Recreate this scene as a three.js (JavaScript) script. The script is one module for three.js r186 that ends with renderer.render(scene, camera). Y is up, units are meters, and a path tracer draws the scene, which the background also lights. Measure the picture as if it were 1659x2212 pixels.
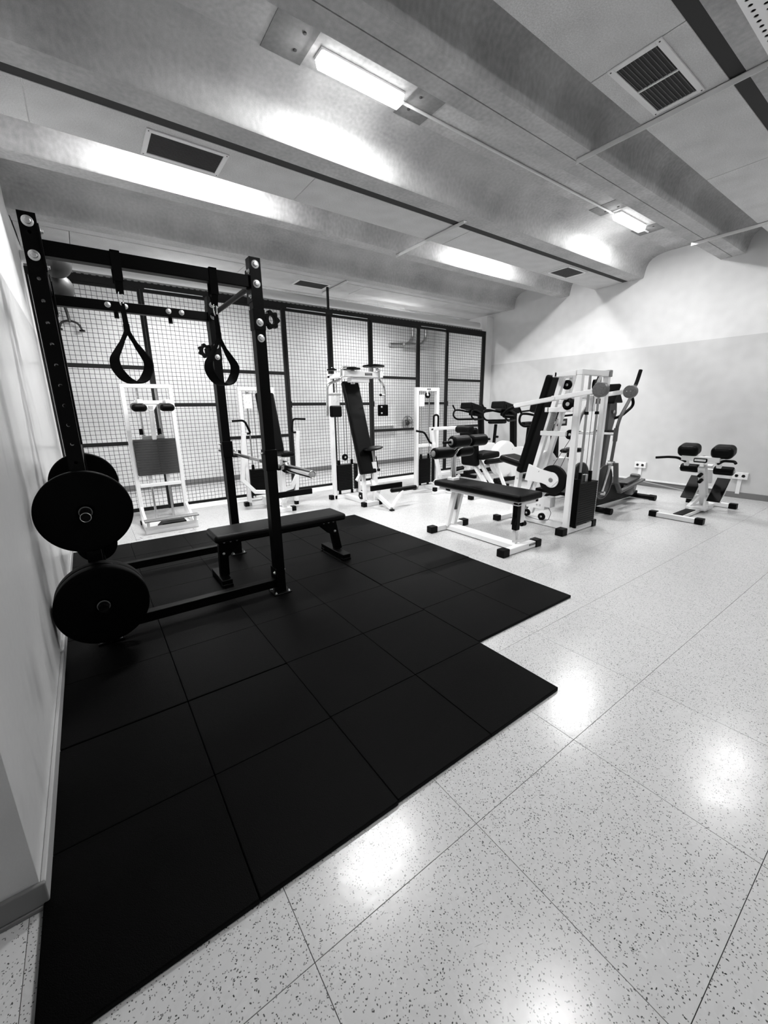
import * as THREE from 'three';
import { RoundedBoxGeometry } from 'three/addons/geometries/RoundedBoxGeometry.js';
import { mergeGeometries, toCreasedNormals } from 'three/addons/utils/BufferGeometryUtils.js';
import { RectAreaLightUniformsLib } from 'three/addons/lights/RectAreaLightUniformsLib.js';
import { ImprovedNoise } from 'three/addons/math/ImprovedNoise.js';
import { FontLoader } from 'three/addons/loaders/FontLoader.js';
import { TextGeometry } from 'three/addons/geometries/TextGeometry.js';

// ------------------------------------------------------------------ camera, light, exposure
const scene = new THREE.Scene();
const FOCAL = 876.64;                                     // pixels, for the 1659 x 2212 frame
const camera = new THREE.PerspectiveCamera(2 * Math.atan(1106 / FOCAL) * 180 / Math.PI, 1659 / 2212, 0.02, 60);
camera.position.set(0.307, 1.36, 0);
camera.rotation.set(-14.2695 * Math.PI / 180, -35.5904 * Math.PI / 180, -0.8412 * Math.PI / 180, 'YXZ');
scene.add(camera);
const renderer = new THREE.WebGLRenderer({ antialias: true });
renderer.toneMapping = THREE.LinearToneMapping;
renderer.toneMappingExposure = 3.8;
renderer.shadowMap.enabled = true;
RectAreaLightUniformsLib.init();
const LAMP = 84;            // radiance of a lamp cover
scene.background = new THREE.Color(0x000000);

// ------------------------------------------------------------------ helpers
let seed = 20240607;
const rnd = () => { seed |= 0; seed = seed + 0x6D2B79F5 | 0; let t = Math.imul(seed ^ seed >>> 15, 1 | seed); t = t + Math.imul(t ^ t >>> 7, 61 | t) ^ t; return ((t ^ t >>> 14) >>> 0) / 4294967296; };
const V = (x, y, z) => new THREE.Vector3(x, y, z);
const taken = new Map(), origin = new WeakMap();
const numbered = n => { const k = taken.get(n) ?? 0; taken.set(n, k + 1); return k ? `${n}_${String(k).padStart(3, '0')}` : n; };
const norm = g => { const q = g.index ? g.toNonIndexed() : g; for (const k of Object.keys(q.attributes)) if (!['position', 'normal', 'uv'].includes(k)) q.deleteAttribute(k); return q; };
const join = list => { const l = [list].flat(Infinity).map(norm); return l.length > 1 ? mergeGeometries(l) : l[0]; };
function obj(name, geoms, m, parent = scene) {
  const g = join(geoms);
  const o = new THREE.Mesh(g, m);
  o.castShadow = o.receiveShadow = true;
  if (parent === scene) { o.name = numbered(name); scene.add(o); }
  else { o.name = name; const at = origin.get(parent); if (at) { g.translate(-at[0], -at[1], -at[2]); origin.set(o, at); } parent.add(o); }
  return o;
}
function thing(name, label, category, at = [0, 0, 0], group) {
  const o = new THREE.Group(); o.name = numbered(name); scene.add(o); o.position.set(...at); origin.set(o, at);
  o.userData = { label, category }; if (group) o.userData.group = group;
  return o;
}
function tag(o, label, category, group) { o.userData.label = label; o.userData.category = category; if (group) o.userData.group = group; return o; }
function struct(name, geoms, m, parent = scene) { const o = obj(name, geoms, m, parent); o.userData.kind = 'structure'; return o; }
function copy(o, at, label, turn) { const c = o.clone(); c.name = numbered(o.name.replace(/_\d{3}$/, '')); c.position.set(...at); if (turn !== undefined) c.rotation.y = turn; c.userData = { ...o.userData, label }; scene.add(c); return c; }
// geometry makers, all in world metres
const box = (x0, x1, y0, y1, z0, z1) => new THREE.BoxGeometry(x1 - x0, y1 - y0, z1 - z0).translate((x0 + x1) / 2, (y0 + y1) / 2, (z0 + z1) / 2);
const rbox = (x0, x1, y0, y1, z0, z1, r = 0.004, s = 1) => new RoundedBoxGeometry(x1 - x0, y1 - y0, z1 - z0, s, Math.min(r, (x1 - x0) * .49, (y1 - y0) * .49, (z1 - z0) * .49)).translate((x0 + x1) / 2, (y0 + y1) / 2, (z0 + z1) / 2);
function along(g, p, q, up = V(0, 1, 0)) {              // g runs along +y from -L/2 to L/2
  const a = V(...p), b = V(...q), d = b.clone().sub(a).normalize();
  let u = up.clone(); if (Math.abs(u.dot(d)) > 0.97) u = V(0, 0, 1);
  const x = u.clone().cross(d).normalize(), z = x.clone().cross(d);
  const m = new THREE.Matrix4().makeBasis(x, d, z); m.setPosition(a.add(b).multiplyScalar(.5));
  return g.applyMatrix4(m);
}
const dist = (p, q) => V(...p).distanceTo(V(...q));
const bar = (p, q, w, h = w, r = 0.006, up) => along(new RoundedBoxGeometry(w, dist(p, q), h, 1, Math.min(r, w * .45, h * .45)), p, q, up);
const cyl = (p, q, r, r2 = r, n = 20) => along(new THREE.CylinderGeometry(r2, r, dist(p, q), n), p, q);
function soft(pts, rad = 0.04) {                        // polyline with rounded corners
  const P = pts.map(p => V(...p)), out = [P[0]];
  for (let i = 1; i < P.length - 1; i++) {
    const a = P[i - 1], b = P[i], c = P[i + 1], k = Math.min(rad, a.distanceTo(b) * .45, c.distanceTo(b) * .45);
    const s = b.clone().add(a.clone().sub(b).setLength(k)), e = b.clone().add(c.clone().sub(b).setLength(k));
    for (let j = 0; j <= 5; j++) { const t = j / 5; out.push(s.clone().multiplyScalar((1 - t) ** 2).add(b.clone().multiplyScalar(2 * t * (1 - t))).add(e.clone().multiplyScalar(t * t))); }
  }
  out.push(P[P.length - 1]); return out;
}
class Poly extends THREE.Curve { constructor(p) { super(); this.p = p; this.l = [0]; for (let i = 1; i < p.length; i++) this.l.push(this.l[i - 1] + p[i].distanceTo(p[i - 1])); } getPoint(t, o = V(0, 0, 0)) { const L = this.l[this.l.length - 1] * t; let i = 1; while (i < this.l.length - 1 && this.l[i] < L) i++; const k = (L - this.l[i - 1]) / (this.l[i] - this.l[i - 1] || 1); return o.copy(this.p[i - 1]).lerp(this.p[i], k); } }
const tube = (pts, r, rad = 0.04, n = 10, seg = 0) => { const p = soft(pts, rad); const c = new Poly(p); const g = new THREE.TubeGeometry(c, seg || Math.max(8, p.length * 3), r, n); const ends = [[p[0], p[1]], [p[p.length - 1], p[p.length - 2]]].map(([e, i]) => { const d = e.clone().sub(i).setLength(r * .5); return cyl(e.clone().sub(d).toArray(), e.clone().add(d.multiplyScalar(.1)).toArray(), r, r, n); }); return [g, ...ends]; };
function lathe(prof, p, dir, n = 40) { const g = new THREE.LatheGeometry(prof.map(a => new THREE.Vector2(...a)), n); const q = V(...dir).normalize(); g.applyQuaternion(new THREE.Quaternion().setFromUnitVectors(V(0, 1, 0), q)); return g.translate(...p); }
const roller = (p, q, r, n = 28) => { const L = dist(p, q), d = V(...q).sub(V(...p)); return lathe([[0, 0], [r * .55, 0], [r * .85, L * .012], [r * .97, L * .05], [r, L * .12], [r, L * .88], [r * .97, L * .95], [r * .85, L * .988], [r * .55, L], [0, L]], p, d.toArray(), n); };
function flat(shapePts, depth, place, bev = 0.003) {    // extruded outline; place: function on geometry
  const s = new THREE.Shape(shapePts.map(p => new THREE.Vector2(...p)));
  const g = new THREE.ExtrudeGeometry(s, { depth: depth - 2 * bev, bevelEnabled: bev > 0, bevelSize: bev, bevelThickness: bev, bevelSegments: 1, curveSegments: 10 });
  g.translate(0, 0, -(depth - 2 * bev) / 2); return place ? place(g) : g;
}
const inZ = z => g => g.translate(0, 0, z);                               // outline drawn in x, y
const inX = x => g => g.applyMatrix4(new THREE.Matrix4().makeBasis(V(0, 0, 1), V(0, 1, 0), V(-1, 0, 0))).translate(x, 0, 0);   // outline drawn in z, y
function worldUV(g) {
  const q = g.index ? g.toNonIndexed() : g, p = q.attributes.position, n = q.attributes.normal, uv = new Float32Array(p.count * 2);
  for (let i = 0; i < p.count; i++) { const ax = Math.abs(n.getX(i)), ay = Math.abs(n.getY(i)), az = Math.abs(n.getZ(i)); let u, v; if (ay >= ax && ay >= az) { u = p.getX(i); v = p.getZ(i); } else if (ax >= az) { u = p.getZ(i); v = p.getY(i); } else { u = p.getX(i); v = p.getY(i); } uv[2 * i] = u; uv[2 * i + 1] = v; }
  q.setAttribute('uv', new THREE.BufferAttribute(uv, 2)); return q;
}
// a padded cushion: rounded box set at a place with a turn
const pad = (w, h, d, r, at, rot = [0, 0, 0]) => { const g = new RoundedBoxGeometry(w, h, d, 4, Math.min(r, w * .49, h * .49, d * .49)); g.applyMatrix4(new THREE.Matrix4().makeRotationFromEuler(new THREE.Euler(...rot))); return g.translate(...at); };

// ------------------------------------------------------------------ textures (matter only: grain, specks, stains)
const noise = new ImprovedNoise();
function tileNoise(u, v, f, z) {                      // periodic in u,v of 0..1
  const a = (x, y) => noise.noise(x * f, y * f, z);
  const s = u * u * (3 - 2 * u), t = v * v * (3 - 2 * v);
  return (a(u, v) * (1 - s) + a(u - 1, v) * s) * (1 - t) + (a(u, v - 1) * (1 - s) + a(u - 1, v - 1) * s) * t;
}
function dataTex(n, fn, size, srgb = false) {
  const d = new Uint8Array(n * n * 4);
  for (let j = 0; j < n; j++) for (let i = 0; i < n; i++) { const k = Math.max(0, Math.min(255, Math.round(255 * fn(i / n, j / n)))), o = 4 * (j * n + i); d[o] = d[o + 1] = d[o + 2] = k; d[o + 3] = 255; }
  const t = new THREE.DataTexture(d, n, n); t.wrapS = t.wrapT = THREE.RepeatWrapping; t.magFilter = THREE.LinearFilter; t.minFilter = THREE.LinearMipmapLinearFilter; t.generateMipmaps = true;
  t.repeat.set(1 / size, 1 / size); if (srgb) t.colorSpace = THREE.SRGBColorSpace; t.needsUpdate = true; return t;
}
function floorMap() {                                  // pale composition tile, 1.2 m of pattern: dark chips and smears
  const n = 2048, c = document.createElement('canvas'); c.width = c.height = n; const x = c.getContext('2d');
  x.fillStyle = 'rgb(205,205,205)'; x.fillRect(0, 0, n, n);
  const blob = (px, py, rx, ry, a, s) => { x.fillStyle = s; for (const ox of [-n, 0, n]) for (const oy of [-n, 0, n]) { if (px + ox < -60 || px + ox > n + 60 || py + oy < -60 || py + oy > n + 60) continue; x.beginPath(); x.ellipse(px + ox, py + oy, rx, ry, a, 0, 6.2832); x.fill(); } };
  for (let i = 0; i < 5000; i++) { const g = 190 + Math.floor(rnd() * 34); blob(rnd() * n, rnd() * n, 6 + rnd() * 26, 3 + rnd() * 9, rnd() * 3.14, `rgba(${g},${g},${g},0.22)`); }
  for (let i = 0; i < 13500; i++) { const g = 12 + Math.floor(rnd() ** 1.2 * 120), l = 1.9 + rnd() ** 3 * 3.8; blob(rnd() * n, rnd() * n, l, 1.4 + rnd() * 1.4, rnd() * 3.14, `rgba(${g},${g},${g},${0.5 + rnd() * .5})`); }
  for (let i = 0; i < 14; i++) { const g = 90 + Math.floor(rnd() * 60); blob(rnd() * n, rnd() * n, 10 + rnd() * 26, 1.2, rnd() * 3.14, `rgba(${g},${g},${g},0.5)`); }
  const t = new THREE.CanvasTexture(c); t.wrapS = t.wrapT = THREE.RepeatWrapping; t.repeat.set(1 / 1.2, 1 / 1.2); t.colorSpace = THREE.SRGBColorSpace; t.anisotropy = 8; return t;
}
const texFloorRough = dataTex(512, (u, v) => Math.min(0.25, 0.225 + 0.05 * tileNoise(u, v, 5, 1.3) + 0.04 * tileNoise(u, v, 14, 2.1) + 0.03 * tileNoise(u, v, 40, 6.1)), 2.4);
const texFloorBump = dataTex(1024, (u, v) => 0.5 + 0.3 * tileNoise(u, v, 22, 4.4) + 0.24 * tileNoise(u, v, 70, 5.4), 1.2);
const texConcrete = dataTex(1024, (u, v) => 0.80 + 0.13 * tileNoise(u, v, 3, 7.1) + 0.09 * tileNoise(u, v, 11, 8.1) + 0.08 * tileNoise(u, v, 90, 9.1) + 0.05 * (rnd() - .5), 2.6, true);
const texPanel = dataTex(512, (u, v) => 0.87 + 0.05 * tileNoise(u, v, 6, 3.1) + 0.09 * tileNoise(u, v, 110, 3.9) + 0.07 * (rnd() - .5), 0.9, true);
const texWall = dataTex(1024, (u, v) => 0.93 + 0.05 * tileNoise(u, v, 4, 11.1) + 0.03 * tileNoise(u, v, 17, 12.1) + 0.02 * (rnd() - .5), 2.2, true);
const texScuff = dataTex(1024, (u, v) => { const a = tileNoise(u, v, 4, 15.1), st = tileNoise(u, v * .25 % 1, 30, 16.4), s = Math.max(0, a - .12) * Math.max(0, st + .1); return 0.93 + 0.05 * a + 0.02 * tileNoise(u, v, 60, 17.1) - 0.8 * s; }, 2.0, true);
const texWallBump = dataTex(512, (u, v) => 0.5 + 0.35 * tileNoise(u, v, 26, 21.1) + 0.12 * tileNoise(u, v, 80, 22.1), 0.8);
const texRubber = dataTex(512, (u, v) => 0.62 + 0.22 * tileNoise(u, v, 5, 31.1) + 0.16 * tileNoise(u, v, 16, 32.1) + 0.35 * (rnd() - .5), 1.0, true);
const texRubberBump = dataTex(512, () => rnd(), 0.5);
const texVinyl = dataTex(256, (u, v) => 0.5 + 0.4 * tileNoise(u, v, 40, 41.1), 0.2);
const texSteel = dataTex(256, (u, v) => 0.8 + 0.2 * tileNoise(u, v, 10, 51.1) + 0.1 * (rnd() - .5), 0.4, true);

// ------------------------------------------------------------------ materials
const grey = k => new THREE.Color().setRGB(k, k, k);
const mat = (k, rough, o = {}) => new THREE.MeshPhysicalMaterial({ color: grey(k), roughness: rough, ...o });
const dull = (k, rough, sp, o = {}) => mat(k, rough, { specularIntensity: sp, ...o });
const M = {
  floor: new THREE.MeshPhysicalMaterial({ color: grey(0.95), map: floorMap(), roughness: 1, roughnessMap: texFloorRough, bumpMap: texFloorBump, bumpScale: 0.0005, specularIntensity: 1 }),
  grout: mat(0.05, 0.9), subfloor: mat(0.3, 0.8),
  concrete: mat(0.72, 0.85, { map: texConcrete }), panel: mat(0.76, 0.9, { map: texPanel }),
  wall: mat(0.82, 0.75, { map: texWall, bumpMap: texWallBump, bumpScale: 0.0006 }),
  band: mat(0.66, 0.42, { map: texWall, bumpMap: texWallBump, bumpScale: 0.0005 }),
  bandScuffed: mat(0.68, 0.28, { map: texScuff, bumpMap: texWallBump, bumpScale: 0.0005 }),
  baseboard: mat(0.16, 0.5), baseboardLit: mat(0.34, 0.4), nearBlack: mat(0.035, 0.95), stain: mat(0.3, 0.9, { map: texConcrete }),  // near-black for gap strips, vent backs and holes; gap shade is in the colour
  white: mat(0.86, 0.32), whiteTrim: mat(0.75, 0.5), offWhite: mat(0.7, 0.45), galv: mat(0.5, 0.42, { metalness: 0.6, map: texSteel }),
  rubber: dull(0.0006, 0.5, 0.1, { map: texRubber, bumpMap: texRubberBump, bumpScale: 0.0006 }), cap: dull(0.0022, 0.42, 0.18), plate: dull(0.0006, 0.5, 0.09), blackSteel: dull(0.001, 0.4, 0.18), blackGrip: dull(0.002, 0.55, 0.2),
  vinyl: dull(0.002, 0.38, 0.18, { bumpMap: texVinyl, bumpScale: 0.0004 }), benchVinyl: dull(0.003, 0.42, 0.25, { bumpMap: texVinyl, bumpScale: 0.0004 }),
  frame: dull(0.012, 0.5, 0.4), wire: dull(0.012, 0.5, 0.4),
  chrome: mat(0.78, 0.14, { metalness: 1 }), brushed: mat(0.55, 0.3, { metalness: 1 }), zinc: mat(0.72, 0.3, { metalness: 0.9 }),
  stack: dull(0.0025, 0.4, 0.2), stackGrey: mat(0.075, 0.5, { map: texSteel }), darkGrey: mat(0.02, 0.35), midGrey: mat(0.09, 0.35), weight: mat(0.24, 0.4, { metalness: 0.5, map: texSteel }), column: mat(0.05, 0.3), belt: dull(0.002, 0.6, 0.3),
  webbing: dull(0.002, 0.8, 0.2), ball: mat(0.06, 0.5, { map: texWall }), paper: mat(0.8, 0.6), ink: mat(0.02, 0.6), cable: mat(0.3, 0.5),
  glow: new THREE.MeshStandardMaterial({ color: grey(0.9), roughness: 0.5, emissive: new THREE.Color(1, 1, 1), emissiveIntensity: 2.2 }),
};

// ------------------------------------------------------------------ the room
const W = 8.03, XL = -2.6, ZB = 3.2, ZC = -6.52, ZK = -8.38, RIB = 3.355, SLAB = 3.66, PAINT = 2.29;
// floor: a dark bed with composition tiles laid on it
const floor = struct('floor', worldUV(box(XL, W + .2, -0.2, -0.0035, ZK - .2, ZB)), M.grout);
{
  const T = 0.6, gap = 0.0015, tx0 = 0.568 - 2 * T, tz0 = -0.695 + 2 * T;
  const variants = []; for (let k = 0; k < 8; k++) { const g = worldUV(rbox(-T / 2 + gap / 2, T / 2 - gap / 2, -0.02, 0, -T / 2 + gap / 2, T / 2 - gap / 2, 0.0008)); const uv = g.attributes.uv, ou = rnd() * 2.4, ov = rnd() * 2.4, sw = rnd() < .5; for (let i = 0; i < uv.count; i++) { const a = uv.getX(i) + ou, b = uv.getY(i) + ov; uv.setXY(i, sw ? b : a, sw ? a : b); } variants.push(g); }
  const NX = Math.ceil((W - tx0) / T), NZ = Math.ceil((tz0 - ZK) / T);
  for (let i = 0; i < NX; i++) for (let j = 0; j < NZ; j++) {
    const x = tx0 + (i + .5) * T, z = tz0 - (j + .5) * T; if (x < 0 && z < -1.6) continue;
    const t = new THREE.Mesh(variants[Math.floor(rnd() * 8)], M.floor); t.name = 'tile'; t.castShadow = t.receiveShadow = true; t.position.set(x, 0, z); floor.add(t);
  }
  obj('plain_border', [worldUV(box(XL, tx0 - gap, -0.02, 0, -1.27, ZB)), worldUV(box(tx0, W, -0.02, 0, tz0 + gap, ZB))], M.floor, floor);
}
for (const [x, z, l, a] of [[.58, -5.06, .06, .4], [.62, -5.1, .05, 1.2], [.7, -5.08, .05, .2], [1.03, -5.08, .06, .1], [1.14, -5.04, .07, 1.0], [1.17, -5.1, .05, .7]]) obj('scuff_mark', bar([x - l / 2 * Math.cos(a), .0004, z - l / 2 * Math.sin(a)], [x + l / 2 * Math.cos(a), .0004, z + l / 2 * Math.sin(a)], .006, .0006, .0002), M.grout, floor);
// walls
const wallLeft = struct('wall_left', worldUV(box(XL - .2, 0, 0, 3.95, ZK, -1.27)), M.wall);
obj('paint_band', worldUV(box(-0.01, 0.0022, 0.0, PAINT, ZK, -1.27)), M.bandScuffed, wallLeft);
obj('end_face', worldUV(box(XL - .2, 0.0022, 0.0, PAINT, -1.275, -1.2678)), M.band, wallLeft);
const wallRight = struct('wall_right', worldUV(box(W, W + .2, 0, 3.95, ZK, ZB)), M.wall);
obj('paint_band', worldUV(box(W - .0022, W + .01, 0, PAINT, ZK, ZB)), M.band, wallRight);
struct('wall_back', worldUV(box(XL - .2, W + .2, 0, 3.95, ZB, ZB + .2)), M.wall);
const wallCage = struct('wall_front', worldUV(box(XL - .2, W + .2, 0, 3.95, ZK - .2, ZK)), M.wall);
struct('wall_side', worldUV(box(XL - .2, XL, 0, 3.95, -1.27, ZB)), M.wall);
// pier at the cage end and the soffit over it
struct('trim_1', worldUV(rbox(7.81, W, 0, 3.28, -6.64, -6.5, .004)), M.wall);
struct('baseboard_left', rbox(0.0022, 0.016, 0, 0.078, -6.45, -1.2545, .004), M.baseboardLit);  // paler copy of the baseboard colour, the light on it painted in
struct('baseboard_end', [rbox(XL, 0.016, 0.014, 0.085, -1.268, -1.254, .004), rbox(XL, .012, 0, .014, -1.268, -1.25, .003)], M.baseboard);
struct('baseboard_right', [rbox(W - .016, W - .0022, 0, 0.085, -6.5, ZB, .004)], M.baseboard);
struct('baseboard_front', [rbox(0, W, 0, 0.1, ZK, ZK + .015, .003)], M.baseboard);
struct('trim_2', rbox(W - .03, W - .0022, 0.09, 0.115, -3.9, -1.95, .003), M.whiteTrim);   // cable trunking along the wall foot
// ceiling: slab with deep ribs that run along x
const ceiling = struct('ceiling', worldUV(box(XL - .2, W + .2, SLAB, 3.95, ZK - .2, ZB + .2)), M.concrete);
function ribGeo(zf, zn, split) {                           // far and near bottom edges
  const prof = side => [[0, 0], [.01, .012], [.022, .09], [.036, .155], [.062, .21], [.105, .252], [.17, .282], [.26, .299], [.36, .306]].map(([a, b]) => [side * a, b]);
  const one = (a, b, sf = 1, sn = 1) => {
    const s = new THREE.Shape(), L = sf ? prof(-1).map(([z, y]) => [a + z, RIB + y]) : [[a, RIB], [a, RIB + .306]], Rr = sn ? prof(1).map(([z, y]) => [b + z, RIB + y]) : [[b, RIB], [b, RIB + .306]];
    const pts = [...L.slice().reverse(), ...Rr]; pts.forEach(([z, y], i) => i ? s.lineTo(z, y) : s.moveTo(z, y)); s.closePath();
    const g = new THREE.ExtrudeGeometry(s, { depth: W - XL, bevelEnabled: false });
    g.applyMatrix4(new THREE.Matrix4().makeBasis(V(0, 0, 1), V(0, 1, 0), V(-1, 0, 0))).translate(W, 0, 0); return g;
  };
  const list = split ? [one(zf, split - .004, 1, 0), one(split + .004, zn, 0, 1)] : [one(zf, zn)];
  return list.map(g => { const q = toCreasedNormals(g, .6), p = q.attributes.position, uv = q.attributes.uv; for (let i = 0; i < p.count; i++) uv.setXY(i, p.getX(i), p.getZ(i) + .5 * p.getY(i)); return q; });
}
// z of the bottom edges, from far to near; the paired ribs have a joint between them
for (const [zf, zn, s] of [[-7.41, -7.2], [-6.16, -5.97], [-4.91, -4.74], [-3.68, -3.465], [-2.445, -2.17, -2.31], [-1.19, -0.97], [0.03, .25], [1.28, 1.5], [2.53, 2.75]]) struct('rib', ribGeo(zf, zn, s), M.concrete, ceiling);
// flat boards that rest on the support bars, in every second bay
function boards(z0, z1, cuts) { for (let i = 0; i < cuts.length - 1; i++) obj('ceiling_board', worldUV(rbox(cuts[i] + .003, cuts[i + 1] - .003, RIB + .002, RIB + .022, z0, z1, .003)), M.panel, ceiling); }
boards(-4.255, -3.775, [XL, 0.32, 2.31, 4.31, 6.36, W - .005]);
boards(-1.795, -1.277, [XL, 1.24, 3.265, 5.3, 7.3, W - .005]);
boards(-6.86, -6.32, [0.01, 0.5, 2.5, 4.5, 6.5, W - .005]);
boards(0.72, 1.22, [XL, 1.24, 3.265, 5.3, 7.3, W - .005]);
// dark strips added in the narrow gaps, their shade put into the colour
for (const [z0, z1] of [[-3.777, -3.676], [-1.279, -1.188]]) obj('gap_shade', box(XL, W - .01, RIB + .006, RIB + .06, z0, z1), M.nearBlack, ceiling);
for (const [z0, z1] of [[-6.322, -6.156], [-7.205, -6.858]]) obj('gap_filler', worldUV(box(0.01, W - .01, RIB + .008, RIB + .03, z0, z1)), M.panel, ceiling);  // fillers added over the bay gaps to stop light slits

// ------------------------------------------------------------------ lamps
function lamp(label, x, z, top, len = 0.68, group = 'ceiling lamps', k = 1, hang = 0) {
  const t = thing('ceiling_lamp', label, 'lamp', [x, top, z], group);
  const h = 0.07, w = 0.05;                              // cover: bevelled prism
  obj('body', rbox(x - len / 2 - .01, x + len / 2 + .01, top - .02, top, z - w - .004, z + w + .004, .004), M.white, t);
  const s = flat([[-w, -.02], [w, -.02], [w, -.035], [w * .72, -h], [-w * .72, -h], [-w, -.035]], len, g => g.applyMatrix4(new THREE.Matrix4().makeBasis(V(0, 0, 1), V(0, 1, 0), V(-1, 0, 0))).translate(x, top, z), .004);
  obj('cover', s, M.glow, t);
  if (hang) for (const d of [-.3, .3]) obj('hanger', cyl([x + d * len, top, z], [x + d * len, hang, z], .006, .006, 8), M.zinc, t);
  const face = (dz, y, nz, ny, size) => { const l = new THREE.RectAreaLight(0xffffff, LAMP * k * (nz ? .2 : 1), len * .96, size); l.name = 'lamp_light'; l.position.set(0, y, dz); t.add(l); l.lookAt(x, top + y + ny, z + dz + nz); };
  face(0, -h - .012, 0, -1, w * 1.44);
  face(w + .008, -.056, .5, -.87, .036);
  for (const e of [-1, 1]) { const l = new THREE.RectAreaLight(0xffffff, LAMP * k, w * 1.6, .04); l.name = 'lamp_light'; l.position.set(e * (len / 2 + .012), -.052, 0); t.add(l); l.lookAt(x + e * (len / 2 + .012 + .5), top - .052 - .87, z); }
  face(-w - .008, -.056, -.5, -.87, .036);
  return t;
}
lamp('bright ceiling lamp nearest the camera, between the two bolted dark patches', 2.29, -2.96, SLAB, .68, 'ceiling lamps', 1.0);
lamp('bright ceiling lamp beside the white right wall', 6.35, -2.96, SLAB, .68, 'ceiling lamps', 1.0);
lamp('ceiling lamp above the boards beside the slatted vent, lighting the rib by the rack', 1.5, -4.42, SLAB, .68, 'ceiling lamps', 1.7);
lamp('ceiling lamp above the boards next to the small dark vent, lighting the far rib', 5.55, -4.42, SLAB, .68, 'ceiling lamps', 1.7);
lamp('ceiling lamp hung below the cable tray over the near floor', 2.35, -0.9, 3.298, .68, 'ceiling lamps', .55);
lamp('ceiling lamp hung below the cable tray towards the right wall', 6.2, -0.9, 3.298, .68, 'ceiling lamps', .55);
lamp('unseen fill lamp added behind the camera on the near side', 2.3, 2.0, SLAB, .68, 'ceiling lamps', .25);  // lamp row added out of view as fill light
lamp('unseen fill lamp added behind the camera towards the right wall', 6.3, 2.0, SLAB, .68, 'ceiling lamps', .25);  // second lamp of the added fill row
lamp('lamp inside the wire cage room at the rack end', 1.9, -7.03, 3.27, 1.1, 'cage room lamps', .72, SLAB);
lamp('lamp inside the wire cage room at the far end', 5.6, -7.03, 3.27, 1.1, 'cage room lamps', .72, SLAB);

// ------------------------------------------------------------------ ceiling fittings
for (const cx of [2.29, 6.35]) for (const s of [-1, 1]) {
  const x0 = cx + s * .54, p = obj('mounting_patch', worldUV(rbox(x0 - .14, x0 + .14, SLAB - .004, SLAB + .001, -3.13, -2.79, .002)), M.stain, ceiling);
  for (const dz of [-.07, .08]) obj('bolt_hole', lathe([[0, 0], [.012, 0], [.012, .004], [0, .004]], [x0 - s * .06, SLAB - .0075, -2.96 + dz], [0, 1, 0], 12), M.nearBlack, p);
}
tag(obj('conduit', [cyl([2.68, SLAB - .012, -2.99], [5.98, SLAB - .012, -2.99], .011, .011, 10), cyl([6.72, SLAB - .012, -2.99], [6.95, SLAB - .012, -2.99], .011, .011, 10)], M.offWhite), 'thin painted conduit running along the ceiling between the two bright lamps', 'conduit');
function grille(label, x0, x1, z0, z1, n, mid) {
  const t = thing('air_grille', label, 'vent', [(x0 + x1) / 2, RIB, (z0 + z1) / 2], 'ceiling vents'), f = .035, y0 = RIB - .008, y1 = RIB + .0015;
  obj('frame', [rbox(x0, x1, y0, y1, z0, z0 + f, .002), rbox(x0, x1, y0, y1, z1 - f, z1, .002), rbox(x0, x0 + f, y0, y1, z0 + f, z1 - f, .002), rbox(x1 - f, x1, y0, y1, z0 + f, z1 - f, .002)], M.galvDark ?? M.offWhite, t);
  obj('backing', box(x0 + f, x1 - f, RIB - .0015, RIB + .0015, z0 + f, z1 - f), M.nearBlack, t);
  for (let i = 0; i < n; i++) { const z = z0 + f + (z1 - z0 - 2 * f) * (i + .5) / n; obj('slat', bar([x0 + f, RIB - .004, z], [x1 - f, RIB - .004, z], .0035, .003, .001), M.midGrey, t); }
  if (mid) obj('cross_bar', box((x0 + x1) / 2 - .006, (x0 + x1) / 2 + .006, y0 - .002, RIB - .002, z0 + f, z1 - f), M.offWhite, t);
  for (const [a, b] of [[x0 + .015, z0 + .015], [x1 - .015, z0 + .015], [x0 + .015, z1 - .015], [x1 - .015, z1 - .015]]) obj('screw', lathe([[0, 0], [.005, 0], [.005, .002], [0, .002]], [a, y0 - .0015, b], [0, 1, 0], 8), M.nearBlack, t);
  return t;
}
grille('wide dark slatted vent in the ceiling boards above the squat rack', 1.0, 1.585, -4.21, -3.85, 17);
grille('large vent with a middle bar and broad dark gaps, nearest the camera', 3.26, 3.93, -1.69, -1.39, 10, true);
grille('small dark vent near the right wall end of the ceiling boards', 6.43, 6.95, -4.17, -3.8, 14);
grille('flat vent above the wire cage beside the steel drop rod', 3.39, 3.97, -6.84, -6.5, 10);
function supportBar(label, x, z0, z1) { const t = thing('support_bar', label, 'support bar', [x, RIB, (z0 + z1) / 2], 'ceiling board support bars'); obj('angle', [rbox(x - .028, x + .028, RIB - .006, RIB - .001, z0, z1, .0015), rbox(x - .028, x - .023, RIB - .04, RIB - .001, z0, z1, .0015)], M.offWhite, t); for (const z of [z0 + .05, z1 - .05]) obj('bolt', lathe([[0, 0], [.009, 0], [.009, .006], [0, .006]], [x, RIB - .012, z], [0, 1, 0], 8), M.zinc, t); }
supportBar('long white support bar below the vent nearest the camera', 3.996, -2.29, -1.09);
supportBar('white support bar near the right wall under the near boards', 6.95, -2.44, -1.09);
supportBar('white support bar across the middle ceiling boards', 4.05, -4.83, -3.61);
supportBar('white support bar above the wire cage with the drop rod', 4.07, -7.0, -6.15);
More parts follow.
